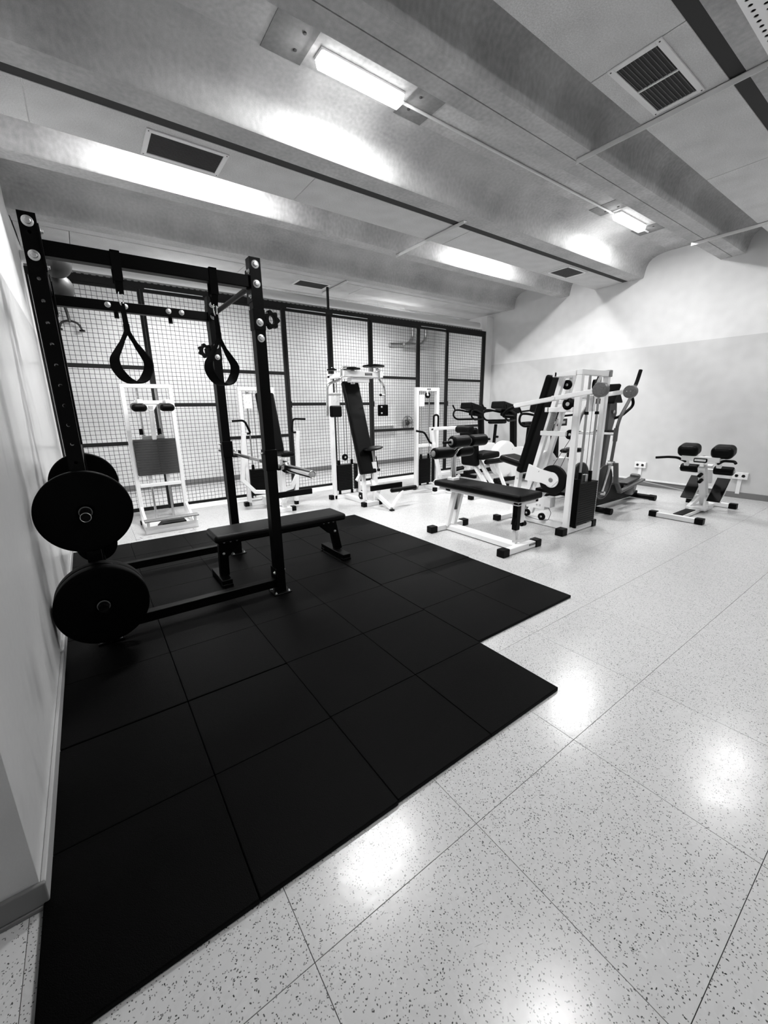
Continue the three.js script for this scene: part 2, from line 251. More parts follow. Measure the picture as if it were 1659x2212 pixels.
// perforated cable tray over the near edge
{
  const t = thing('cable_tray', 'white perforated cable tray at the upper corner above the near vent', 'cable tray', [3, 3.31, -.9]);
  const s = new THREE.Shape([[-.9, -1.05], [6, -1.05], [6, -.78], [-.9, -.78]].map(p => new THREE.Vector2(p[0], -p[1])));
  for (let x = 2.6; x < 4.4; x += .05) for (let k = 0; k < 5; k++) { const z = -1.02 + k * .05, h = new THREE.Path(); h.absellipse(x, -z, .011, .011, 0, 2 * Math.PI); s.holes.push(h); if (k < 4) { const q = new THREE.Path(); q.absellipse(x + .025, -(z + .025), .004, .019, 0, 6.2832); s.holes.push(q); } }
  const g = new THREE.ExtrudeGeometry(s, { depth: .003, bevelEnabled: false, curveSegments: 5 }); g.rotateX(-Math.PI / 2).translate(0, 3.3, 0);
  obj('tray_bottom', g, M.white, t); obj('tray_side', [box(-.9, 6, 3.3, 3.345, -1.053, -1.05), box(-.9, 6, 3.3, 3.345, -.78, -.777)], M.white, t);
  obj('tray_lid', box(-.9, 6, 3.345, 3.349, -1.053, -.777), M.nearBlack, t);
}
// pipe and tray above the cage
tag(obj('heating_pipe', [cyl([0.005, 3.13, -6.72], [7.79, 3.13, -6.72], .062, .062, 24)], M.offWhite), 'thick pale pipe running above the wire cage header', 'pipe');
{
  const t = thing('wire_tray', 'narrow perforated steel tray on top of the wire cage header', 'cable tray', [3.9, 3.0, -6.6]);
  obj('rail', rbox(0.02, 7.79, 2.985, 3.03, -6.61, -6.6, .002), M.galv, t);
  const holes = []; for (let x = .1; x < 7.75; x += .075) holes.push(box(x, x + .03, 3.0, 3.013, -6.6, -6.5985)); const h = obj('perforations', holes, M.nearBlack, t); h.userData.kind = 'stuff';
}

// ------------------------------------------------------------------ wire cage
{
  const t = thing('wire_cage', 'dark steel frame partition filled with wire mesh across the far end', 'cage', [3.9, 0, ZC]);
  const z0 = ZC - .02, z1 = ZC + .02, top = 2.98;
  obj('header', rbox(0.02, 7.80, 2.9, top, z0, z1, .003), M.frame, t);
  const posts = [[0.02, .07], [1.11, 1.18], [1.93, 2.0], [3.04, 3.12], [3.845, 3.94], [4.68, 4.765], [5.81, 5.895], [6.6, 6.675], [7.71, 7.80]];
  for (const [a, b] of posts) { const p = obj('post', [rbox(a, (a + b) / 2 - .002, 0, 2.9, z0, z1 - .004, .003), rbox((a + b) / 2 + .002, b, 0, 2.9, z0, z1, .003)], M.frame, t); if (b < 7) obj('hinge', cyl([b, 1.4, z1 + .004], [b, 1.5, z1 + .004], .009, .009, 8), M.frame, p); }
  posts.slice(0, -1).forEach(([, a], i) => {
    const b = posts[i + 1][0], door = [1, 3, 4, 6].includes(i), y1 = door ? 2.9 : 2.9, yb = 0.005;
    const rails = door ? [1.455] : [1.935, 0.955];
    const f = obj('bottom_rail', rbox(a, b, yb, yb + .05, z0 + .006, z1 - .006, .003), M.frame, t); obj('top_rail', rbox(a, b, y1 - .035, y1, z0 + .006, z1 - .006, .003), M.frame, t);
    for (const y of rails) obj('rail', rbox(a, b, y - .025, y + .025, z0 + .006, z1 - .004, .003), M.frame, t);
    const w = [], P = .054, nx = Math.round((b - a) / P), ny = Math.round((y1 - yb - .085) / P);
    for (let k = 1; k < nx; k++) { const x = a + (b - a) * k / nx; w.push(cyl([x, yb + .04, ZC + .0022], [x, y1 - .03, ZC + .0022], .0026, .0026, 5)); }
    for (let k = 1; k < ny; k++) { const y = yb + .05 + (y1 - yb - .085) * k / ny; w.push(cyl([a, y, ZC - .0022], [b, y, ZC - .0022], .0026, .0026, 5)); }
    const m = obj('wire_mesh', w, M.wire, f); m.userData.kind = 'stuff';
    if (door) obj('light_gap_strip', rbox(a + .02, b - .02, 2.905, 2.915, z1, z1 + .003, .001), M.zinc, t);
  });
}
tag(obj('drop_rod', rbox(3.875, 3.91, 2.98, RIB - .04, ZC - .015, ZC + .015, .003), M.frame), 'dark steel rod from the cage header up to the ceiling bar', 'rod');
tag(obj('threshold_board', [rbox(1.3, 7.7, 0, 0.03, -6.44, -6.33, .004), rbox(1.3, 7.7, 0, .014, -6.33, -6.2, .003)], M.white), 'low white threshold board on the floor along the wire cage', 'threshold');
// things inside the cage room
{
  const z = ZK + .07;
  for (const [dx, l] of [[0, 'shiny bent pipe on the cage room wall, the one nearer the rack'], [.32, 'shiny bent pipe on the cage room wall, the one nearer the right wall']]) { const z = ZK + .07 + dx * .4, t = thing('elbow_pipe', l, 'pipe', [7.2 + dx, 3, z], 'bent pipes in the cage room'); obj('pipe', tube([[7.2 + dx, SLAB - .03, z], [7.2 + dx, 3.02, z], [7.05 + dx, 2.88, z], [6.5 + dx, 2.84, z]], .045, .12, 14), M.brushed, t); obj('clamp', cyl([7.2 + dx, 3.3, z], [7.2 + dx, 3.33, z], .052, .052, 14), M.zinc, t); }
  const s = thing('wall_shelf', 'pale wire shelf on the cage room wall beside the round fan', 'shelf', [6.3, .95, ZK + .1]);
  obj('ledge', [rbox(5.95, 6.62, .955, .97, ZK, ZK + .16, .003), rbox(5.95, 6.62, 1.03, 1.045, ZK + .14, ZK + .155, .003)], M.white, s); obj('upright', [rbox(6.58, 6.6, .3, 1.45, ZK, ZK + .03, .003), rbox(6.66, 6.68, .3, 1.45, ZK, ZK + .03, .003)], M.white, s);
  for (let i = 0; i < 10; i++) obj('spindle', cyl([5.98 + i * .064, .97, ZK + .147], [5.98 + i * .064, 1.035, ZK + .147], .004, .004, 6), M.white, s);
  const f = thing('round_fan', 'round grey fan on the cage room wall', 'fan', [7.05, 1.0, ZK + .06]); obj('ring', new THREE.TorusGeometry(.17, .012, 8, 30).translate(7.05, 1.0, ZK + .06), M.galv, f); obj('hub', lathe([[0, 0], [.06, 0], [.06, .05], [0, .06]], [7.05, 1, ZK + .02], [0, 0, 1], 20), M.darkGrey, f); for (let k = 0; k < 4; k++) obj('blade', flat([[.05, -.03], [.15, -.05], [.15, .05], [.05, .03]], .006, g => g.rotateX(.4).rotateZ(k * Math.PI / 2).translate(7.05, 1, ZK + .05), .001), M.galv, f);
  const v = thing('pipe_valve', 'dark forked pipe valve on the cage room wall above the rack beam', 'valve', [.35, 2.4, z]); obj('riser', tube([[.31, 3.1, z], [.35, 2.85, z], [.36, 2.72, z]], .022, .1), M.darkGrey, v); obj('outlet', tube([[.22, 2.62, z], [.25, 2.71, z], [.36, 2.75, z], [.47, 2.71, z], [.5, 2.62, z]], .016, .06), M.darkGrey, v); obj('hand_wheel', [lathe([[0, 0], [.04, 0], [.04, .02], [0, .02]], [.22, 2.6, z], [0, 1, 0], 12), lathe([[0, 0], [.04, 0], [.04, .02], [0, .02]], [.5, 2.6, z], [0, 1, 0], 12)], M.blackSteel, v);
}
// sockets on the right wall
function socket(label, z, y) {
  const t = thing('wall_socket', label, 'socket', [W, y, z], 'sockets on the right wall');
  obj('casing', rbox(W - .045, W - .0022, y - .05, y + .05, z - .09, z + .09, .006, 2), M.whiteTrim, t);
  for (const d of [-.04, .04]) { const h = obj('outlet', lathe([[0, 0], [.028, 0], [.028, .003], [.024, .003], [.022, 0], [0, 0]], [W - .045, y, z + d], [-1, 0, 0], 18), M.white, t); obj('pin_hole', [lathe([[0, 0], [.004, 0], [.004, .002], [0, .002]], [W - .0455, y, z + d - .01], [-1, 0, 0], 6), lathe([[0, 0], [.004, 0], [.004, .002], [0, .002]], [W - .0455, y, z + d + .01], [-1, 0, 0], 6)], M.midGrey, h); }
  obj('trunking', rbox(W - .025, W - .0022, .06, y - .05, z - .025, z + .025, .003), M.whiteTrim, t); return t;
}
socket('white double socket with trunking on the wall behind the elliptical', -3.1, .355);
socket('white double socket with trunking on the wall behind the back extension bench', -1.74, .33);
tag(obj('power_cable', tube([[W - .04, .09, -3.9], [W - .06, .1, -3.2], [W - .07, .05, -2.7], [W - .1, .012, -2.3], [W - .08, .012, -2.0]], .009, .3, 8, 60), M.cable), 'grey power cable sagging along the foot of the right wall', 'cable');

// ------------------------------------------------------------------ rubber mats, one metre square, each scored in four
{
  const hs = .4978, geo = [];
  for (let k = 0; k < 4; k++) { const g = worldUV(rbox(-hs / 2, hs / 2, 0, .02, -hs / 2, hs / 2, .004, 2)), uv = g.attributes.uv, ou = rnd(), ov = rnd(); for (let i = 0; i < uv.count; i++) uv.setXY(i, uv.getX(i) + ou, uv.getY(i) + ov); geo.push(g); }
  const mats = [
    [0.5, -1.4, 'black rubber mat at the near end, against the left wall'], [1.497, -1.405, 'black rubber mat with the near right corner on the speckled floor'],
    [0.5, -2.405, 'black rubber mat beside the wall below the near weight plates'], [1.497, -2.405, 'black rubber mat in front of the near rack foot'],
    [0.5, -3.405, 'black rubber mat inside the rack by the wall'], [1.497, -3.405, 'black rubber mat under the flat bench'],
    [0.5, -4.405, 'black rubber mat in front of the calf machine'], [1.497, -4.405, 'black rubber mat behind the rack towards the chest press'],
    [2.497, -1.92, 'black rubber mat at the right side corner, nearest row'], [2.503, -2.92, 'black rubber mat beyond the bench end, middle of the side row'], [2.4965, -3.925, 'black rubber mat at the far end of the side row, slightly shifted']];
  for (const [x, z, label] of mats) {
    const t = thing('rubber_mat', label, 'mat', [x, 0, z], 'rubber mats under the rack');
    let k = 0; for (const a of [-.2495, .2495]) for (const b of [-.2495, .2495]) { const p = new THREE.Mesh(geo[(k++ + Math.floor(rnd() * 4)) % 4], M.rubber); p.name = 'mat_quarter'; p.castShadow = p.receiveShadow = true; p.position.set(a, 0, b); t.add(p); }
  }
}

// ------------------------------------------------------------------ squat rack
const U = .07, XB = .235, XF = 1.322, ZN = -2.797, ZF = -3.882, RH = 2.285, G0 = .02;
function bolt(parent, p, dir, r = .019) {
  const o = obj('bolt', lathe([[0, 0], [r, 0], [r, .003], [r * .62, .0035], [r * .62, .004], [r * .58, .012], [r * .4, .013], [0, .013]], p, dir, 18), M.zinc, parent); return o;
}
const rack = thing('squat_rack', 'black steel squat rack on rubber mats against the left wall', 'rack', [.78, G0, -3.34]);
{
  const colGeo = holes => { const s = new THREE.Shape([[-U / 2, 0], [U / 2, 0], [U / 2, RH - G0], [-U / 2, RH - G0]].map(p => new THREE.Vector2(...p))); if (holes) for (let y = .28; y < 2.2; y += .1) { const h = new THREE.Path(); h.absellipse(0, y, .0085, .0085, 0, 2 * Math.PI); s.holes.push(h); } const g = new THREE.ExtrudeGeometry(s, { depth: U - .006, bevelEnabled: true, bevelSize: .0001, bevelThickness: .003, bevelSegments: 1, curveSegments: 10 }); return g.translate(0, 0, -(U - .006) / 2); };
  for (const [x, z] of [[XB, ZN], [XF, ZN], [XB, ZF], [XF, ZF]]) {
    const u = obj('upright', colGeo(x < 1).translate(x, G0, z), M.blackSteel, rack);
    const fp = obj('foot_plate', rbox(x - .068, x + .068, G0, G0 + .008, z - .068, z + .068, .003), M.blackSteel, rack);
    for (const [a, b] of [[-.05, -.05], [.05, -.05], [-.05, .05], [.05, .05]]) bolt(fp, [x + a, G0 + .008, z + b], [0, 1, 0], .009);
  }
  const beam = (n, x0, x1, y0, y1, z0, z1) => obj(n, rbox(x0, x1, y0, y1, z0, z1, .005), M.blackSteel, rack);
  beam('top_beam', XB + U / 2, XF - U / 2, 2.108, 2.18, ZN - U / 2 + .004, ZN + U / 2 - .004);
  beam('top_beam', XB + U / 2, XF - U / 2, 2.095, 2.165, ZF - U / 2 + .004, ZF + U / 2 - .004);
  beam('base_beam', XB + U / 2, XF - U / 2, .07, .135, ZN - U / 2 + .004, ZN + U / 2 - .004);
  beam('base_beam', XB + U / 2, XF - U / 2, .07, .135, ZF - U / 2 + .004, ZF + U / 2 - .004);
  for (const y of [2.18, 1.1, .1]) beam('rear_cross_beam', XB - U / 2 + .004, XB + U / 2 - .004, y - .035, y + .035, ZF + U / 2, ZN - U / 2);
  obj('pull_up_bar', cyl([XF, 2.145, ZF + U / 2], [XF, 2.145, ZN - U / 2], .017), M.blackSteel, rack);
  for (const z of [ZN, ZF]) {
    obj('gusset', rbox(XF - .006 - U / 2, XF - U / 2 + .001, 2.03, 2.22, z - .05, z + .05, .002), M.blackSteel, rack); obj('gusset', rbox(XB + U / 2 - .001, XB + U / 2 + .006, 2.03, 2.24, z - .05, z + .05, .002), M.blackSteel, rack);
    obj('lower_gusset', rbox(XF - U / 2 - .006, XF - U / 2 + .001, .05, .22, z - .055, z + .055, .002), M.blackSteel, rack); obj('lower_gusset', rbox(XB + U / 2 - .001, XB + U / 2 + .006, .05, .22, z - .055, z + .055, .002), M.blackSteel, rack);
  }
  const fN = ZN + U / 2, fF = ZF + U / 2;
  for (const y of [2.245, 2.1]) bolt(rack, [XB, y, fN], [0, 0, 1], .024);
  for (const y of [2.245, 2.135, 1.91, 1.815]) bolt(rack, [XF, y, fN], [0, 0, 1], .024);
  for (const y of [2.22, 2.13, 1.9, 1.81]) bolt(rack, [XF, y, fF], [0, 0, 1], .022);
  for (const x of [.58, .69, .985, 1.08]) bolt(rack, [x, 2.135, fF - .004], [0, 0, 1], .02);
  for (const [x, y, z] of [[XF - U / 2 - .006, 2.2, ZN + .03], [XF - U / 2 - .006, 2.06, ZN + .03], [XB + U / 2 + .006, 2.21, ZN + .035], [XB + U / 2 + .006, 2.06, ZN + .02], [XF - U / 2 - .006, .19, ZN + .035]]) bolt(rack, [x, y, z], [x > 1 ? -1 : 1, 0, 0], .014);
  bolt(rack, [XF + U / 2, .19, ZN], [1, 0, 0], .012); bolt(rack, [XB + U / 2 + .006, 2.05, ZF + .03], [1, 0, 0], .017); bolt(rack, [XF + U / 2, 2.16, ZN], [1, 0, 0], .012);
  for (const [x, z] of [[.63, ZF], [1.0, ZF]]) obj('hook_peg', cyl([x, 2.1, z - .02], [x, 2.055, z - .02], .016, .016, 12), M.blackSteel, rack);
  // plate pegs
  for (const [z, s] of [[fN, 1], [ZF - U / 2, -1]]) for (const y of [.835, .315]) obj('plate_peg', lathe([[0, 0], [.033, 0], [.033, .012], [.0245, .014], [.0245, y > .5 ? .2 : .2], [.022, .204], [.02, .2], [0, .2]], [XB, y, z], [0, 0, s], 24), M.blackSteel, rack);
  obj('peg_rim', new THREE.TorusGeometry(.0235, .0016, 8, 28).translate(XB, .835, fN + .203), M.brushed, rack);
  // J cups that hold the bar
  for (const [z, s] of [[ZN, 1], [ZF, 1]]) { const j = obj('j_cup', [rbox(XF - U / 2 - .006, XF + U / 2 + .012, .95, 1.095, z - U / 2 - .006, z + U / 2 + .006, .004), rbox(XF + U / 2 + .01, XF + U / 2 + .085, .945, .957, z - .03, z + .03, .003), rbox(XF + U / 2 + .073, XF + U / 2 + .085, .945, 1.005, z - .03, z + .03, .003)], M.blackSteel, rack); obj('pin', cyl([XF - .06, 1.07, z], [XF - .03, 1.07, z], .008), M.zinc, j); }
  // lobed knob rings fixed to the front uprights
  for (const [x, y, z] of [[XF + U / 2 + .055, 1.94, ZN], [XF - U / 2 - .05, 1.86, ZF]]) {
    const s = new THREE.Shape(); for (let k = 0; k < 36; k++) { const a = k / 36 * 6.2832, r = .05 + .007 * Math.cos(7 * a); k ? s.lineTo(r * Math.cos(a), r * Math.sin(a)) : s.moveTo(r, 0); } const h = new THREE.Path(); h.absellipse(0, 0, .026, .031, 0, 2 * Math.PI); s.holes.push(h);
    const g = new THREE.ExtrudeGeometry(s, { depth: .03, bevelEnabled: true, bevelSize: .003, bevelThickness: .003, bevelSegments: 1, curveSegments: 16 }).translate(0, 0, -.015).rotateY(.15).translate(x, y, z);
    obj('ring_knob', [g, rbox(Math.min(x, XF + Math.sign(x - XF) * U / 2) - .004, Math.max(x - .04, XF + Math.sign(x - XF) * U / 2) + .004, y - .045, y + .02, z - .02, z + .02, .004)], M.blackGrip, rack);
    obj('knob_collar', rbox(XF - U / 2 - .004, XF + U / 2 + .004, y - .075, y + .05, z - U / 2 - .004, z + U / 2 + .0025, .003), M.blackGrip, rack);
  }
}
// weight plates on the pegs
function plate(label, z, y, s, th = .05, r = .225) {
  const q = r - .04, t = thing('weight_plate', label, 'weight plate', [XB, y, z], 'weight plates on the rack pegs');
  obj('disc', lathe([[.0255, 0], [.05, 0], [.06, .004], [q * .86, .004], [q, .0015], [r - .008, 0], [r, .006], [r, th - .006], [r - .008, th], [q, th - .0015], [q * .86, th - .004], [.06, th - .004], [.05, th], [.0255, th], [.0255, 0]], [XB, y, z], [0, 0, s], 72), M.plate, t);
  obj('hub_ring', lathe([[.026, th - .001], [.032, th - .001], [.032, th + .002], [.0265, th + .002], [.026, th - .001]], [XB, y, z], [0, 0, s], 32), M.midGrey, t);
  return t;
}
plate('black weight plate on the upper near peg, bar end poking out', -2.748, .835, 1, .05);
plate('black weight plate on the lower near peg, outer one facing the camera', -2.672, .315, 1, .07);
plate('black weight plate on the lower near peg, inner one behind the outer', -2.748, .315, 1, .07);
plate('black weight plate on the upper far peg behind the near plate', -3.932, .835, -1, .05);
plate('small black weight plate on the lower far peg close to the floor', -3.932, .315, -1, .04, .14);
// barbell
{
  const x = 1.399, y = .972, t = thing('barbell', 'steel barbell resting across the rack hooks', 'barbell', [x, y, -3.33]);
  obj('shaft', cyl([x, y, -2.72], [x, y, -3.96], .0135, .0135, 18), M.brushed, t);
  obj('knurling', [cyl([x, y, -2.95], [x, y, -3.2], .0142, .0142, 18), cyl([x, y, -3.45], [x, y, -3.72], .0142, .0142, 18)], M.midGrey, t);
  for (const [z, s] of [[-2.7, 1], [-3.975, -1]]) { const c = obj('sleeve', lathe([[0, 0], [.037, 0], [.037, .018], [.0262, .02], [.0255, .05], [.0255, .415], [.0235, .42], [.0195, .42], [.019, .414], [0, .414]], [x, y, z], [0, 0, s], 32), M.chrome, t); obj('end_cap', lathe([[0, 0], [.017, 0], [.017, .002], [.006, .004], [0, .004]], [x, y, z + s * .414], [0, 0, s], 20), M.zinc, c); }
}
// flat bench
{
  const t = thing('flat_bench', 'black flat bench standing in the middle of the rack', 'bench', [1.54, G0, -3.265]), z = -3.265;
  obj('pad', pad(1.15, .062, .3, .026, [1.54, .411, z]), M.benchVinyl, t);
  obj('spine', rbox(1.06, 2.03, .33, .378, z - .035, z + .035, .005), M.blackSteel, t);
  for (const [x, s] of [[1.055, 1], [2.035, -1]]) {
    obj('leg', bar([x - s * .005, .335, z], [x - s * .045 + (s < 0 ? .01 : .03), .07, z], .07, .06, .005, V(0, 0, 1)), M.blackSteel, t);
    for (const q of [z - .036, z + .036]) obj('gusset', flat([[x - s * .03, .375], [x + s * .2, .375], [x + s * .13, .33], [x + s * .035, .24], [x - s * .03, .2]], .006, inZ(q), .001), M.blackSteel, t);
    const f = obj('foot', rbox(x - s * .03 - .04, x - s * .03 + .04, G0 + .008, .075, z - (s > 0 ? .19 : .215), z + (s > 0 ? .14 : .215), .005), M.blackSteel, t);
    obj('rubber_tip', [rbox(x - s * .03 - .043, x - s * .03 + .043, G0, .04, z - (s > 0 ? .193 : .218), z - .15, .005), rbox(x - s * .03 - .043, x - s * .03 + .043, G0, .04, z + (s > 0 ? .1 : .17), z + (s > 0 ? .143 : .218), .005)], M.cap, f);
    bolt(t, [x - s * .012, .26, z + .039], [0, 0, 1], .011);
    for (const dx of [0, .05, .1]) bolt(t, [x + s * dx, .352, z + .036], [0, 0, 1], .008);
  }
}
// hanging arm slings
function ribbon(pts, w, th, rad) {                       // strip in the x,y plane, width along z; w may vary along the length
  const p = soft(pts, rad), n = p.length, pos = [], L = [0]; for (let i = 1; i < n; i++) L.push(L[i - 1] + p[i].distanceTo(p[i - 1]));
  const ring = p.map((c, i) => { const d = p[Math.min(n - 1, i + 1)].clone().sub(p[Math.max(0, i - 1)]).normalize(), nn = V(-d.y, d.x, 0).setLength(th / 2), ww = (typeof w === 'function' ? w(L[i] / L[n - 1]) : w) / 2; return [[1, 1], [1, -1], [-1, -1], [-1, 1]].map(([a, b]) => c.clone().addScaledVector(nn, a).add(V(0, 0, b * ww))); });
  const quad = (a, b, c, d) => pos.push(...a.toArray(), ...b.toArray(), ...c.toArray(), ...a.toArray(), ...c.toArray(), ...d.toArray());
  for (let i = 0; i < n - 1; i++) for (let k = 0; k < 4; k++) quad(ring[i][k], ring[i][(k + 1) % 4], ring[i + 1][(k + 1) % 4], ring[i + 1][k]);
  quad(...ring[0]); quad(...ring[n - 1].slice().reverse());
  const g = new THREE.BufferGeometry(); g.setAttribute('position', new THREE.Float32BufferAttribute(pos, 3)); g.setAttribute('uv', new THREE.Float32BufferAttribute(new Float32Array(pos.length / 3 * 2), 2)); g.computeVertexNormals(); return g;
}
function sling(x, label, turn) {
  const t = thing('arm_sling', label, 'sling', [x, 2.18, ZN], 'arm slings on the rack beam'); const z = ZN, y = 2.18;
  const R = g => g.translate(-x, 0, -z).rotateY(turn).translate(x, 0, z);
  obj('loop_strap', [rbox(x - .022, x + .022, y - .003, y + .006, z - .037, z + .037, .002), rbox(x - .022, x + .022, 2.04, y + .005, z + .033, z + .037, .001), rbox(x - .022, x + .022, 2.04, y + .005, z - .037, z - .033, .001), ...[.02, -.02].map(q => bar([x, 2.05, z + q * 1.6], [x, 1.985, z + q * .15], .036, .005, .001, V(0, 0, 1)))], M.webbing, t);
  obj('carabiner', R(new THREE.TorusGeometry(.018, .0035, 8, 24).scale(.75, 2, 1).translate(x, 1.965, z)), M.chrome, t);
  obj('hanger_strap', R(join([bar([x, 1.935, z], [x + .006, 1.83, z], .012, .03, .002), bar([x + .006, 1.835, z], [x + .006, 1.78, z], .016, .034, .003)])), M.webbing, t);
  const P = [[x + .004, 1.80, z], [x - .036, 1.735, z], [x - .1, 1.645, z], [x - .096, 1.595, z], [x - .052, 1.54, z], [x + .01, 1.518, z], [x + .068, 1.54, z], [x + .112, 1.605, z], [x + .116, 1.65, z], [x + .048, 1.735, z], [x + .008, 1.80, z]];
  obj('arm_loop', R(ribbon(P, k => .03 + .055 * Math.sin(Math.PI * Math.min(1, Math.max(0, (k - .1) / .8))) ** .7, .007, .03)), M.webbing, t);
  return t;
}
sling(.572, 'black hanging arm sling in front of the calf machine', .6);
sling(1.062, 'black hanging arm sling in front of the far rack upright', .5);
// two balls kept at the rack top
tag(obj('exercise_ball', new THREE.SphereGeometry(.1, 36, 24).translate(.31, 2.4, -3.975), M.ball), 'darker grey ball above the other, behind the rack top beam', 'ball', 'balls on the rack');
tag(obj('exercise_ball', new THREE.SphereGeometry(.1, 36, 24).translate(.302, 2.27, -4.13), M.ball), 'paler grey ball just below the darker one behind the rack', 'ball', 'balls on the rack');

// ------------------------------------------------------------------ machines: shared makers
function stackOf(t, x0, x1, y0, y1, z0, z1, n, m, strip) {         // one mesh per plate, sharing the geometry
  const h = (y1 - y0) / n, at = origin.get(t), g = norm(rbox(-(x1 - x0) / 2, (x1 - x0) / 2, -h / 2 + .0012, h / 2 - .0012, -(z1 - z0) / 2, (z1 - z0) / 2, .0025));
  obj('stack_core', box(x0 + .004, x1 - .004, y0 + .004, y1 - .004, z0 + .004, z1 - .004), M.belt, t);
  for (let i = 0; i < n; i++) {
    const p = new THREE.Mesh(g, m); p.name = 'stack_plate'; p.castShadow = p.receiveShadow = true; p.position.set((x0 + x1) / 2 - at[0], y0 + h * (i + .5) - at[1], (z0 + z1) / 2 - at[2]); t.add(p);
    if (strip) { const q = new THREE.Mesh(strip === 'hole' ? holeGeo : tagGeo, strip === 'hole' ? M.ink : M.paper); q.name = strip === 'hole' ? 'pin_hole' : 'weight_mark'; q.position.set(strip === 'hole' ? .02 : (x1 - x0) * .25, 0, (z1 - z0) / 2 + .0008); p.add(q); }
  }
}
const holeGeo = norm(lathe([[0, 0], [.006, 0], [.006, .001], [0, .001]], [0, 0, 0], [0, 0, 1], 10)), tagGeo = norm(rbox(-.012, .012, -.006, .006, -.0006, .0006, .0003));
const cap = (t, x0, x1, y0, y1, z0, z1) => obj('end_cap', rbox(x0, x1, y0, y1, z0, z1, .008, 2), M.cap, t);
const tub = .05;                                                    // square tube of the white machines
function tower(t, x0, x1, z, h, w = tub, d = .07) {
  obj('upright', rbox(x0, x0 + w, .0, h - w, z - d / 2, z + d / 2, .006), M.white, t);
  obj('upright', rbox(x1 - w, x1, .0, h - w, z - d / 2, z + d / 2, .006), M.white, t);
  obj('top_bar', rbox(x0, x1, h - w, h, z - d / 2, z + d / 2, .006), M.white, t);
}
function badge(t, x, y, z, w = .085, h = .024) { const b = obj('badge', rbox(x - w / 2, x + w / 2, y - h / 2, y + h / 2, z, z + .002, .0008), M.ink, t); obj('badge_rim', [rbox(x - w * .42, x + w * .42, y - h * .3, y - h * .2, z + .002, z + .003, .0003), rbox(x - w * .42, x + w * .42, y + h * .2, y + h * .3, z + .002, z + .003, .0003)], M.paper, b); }
function chart(t, x0, x1, y0, y1, z) { const c = obj('instruction_plate', rbox(x0, x1, y0, y1, z, z + .004, .001), M.paper, t); for (const [a, b] of [[.25, .78], [.7, .78], [.3, .45], [.7, .4]]) obj('figure', bar([x0 + (x1 - x0) * a - .01, y0 + (y1 - y0) * b - .012, z + .0045], [x0 + (x1 - x0) * a + .008, y0 + (y1 - y0) * b + .014, z + .0045], .004, .001, .0003), M.midGrey, c); }
const rods = (t, xs, z, y0, y1, r = .0095, m = M.brushed) => xs.forEach(x => obj('guide_rod', cyl([x, y0, z], [x, y1, z], r, r, 12), m, t));
const buffers = (t, xs, z, y0, y1) => xs.forEach(x => obj('rubber_buffer', cyl([x, y0, z], [x, y1, z], .022, .02, 14), M.cap, t));
const cableOf = (t, pts, r = .003) => obj('steel_cable', tube(pts, r, .02, 6), M.ink, t);
const pulley = (t, p, dir, r = .045, w = .022) => { const q = V(...p).addScaledVector(V(...dir).normalize(), -w / 2).toArray(); const o = obj('pulley', lathe([[0, 0], [r, 0], [r, w * .2], [r * .86, w * .5], [r, w * .8], [r, w], [0, w]], q, dir, 28), M.cap, t); obj('pulley_hub', lathe([[0, -.002], [r * .3, -.002], [r * .3, w + .002], [0, w + .002]], q, dir, 14), M.zinc, o); return o; };

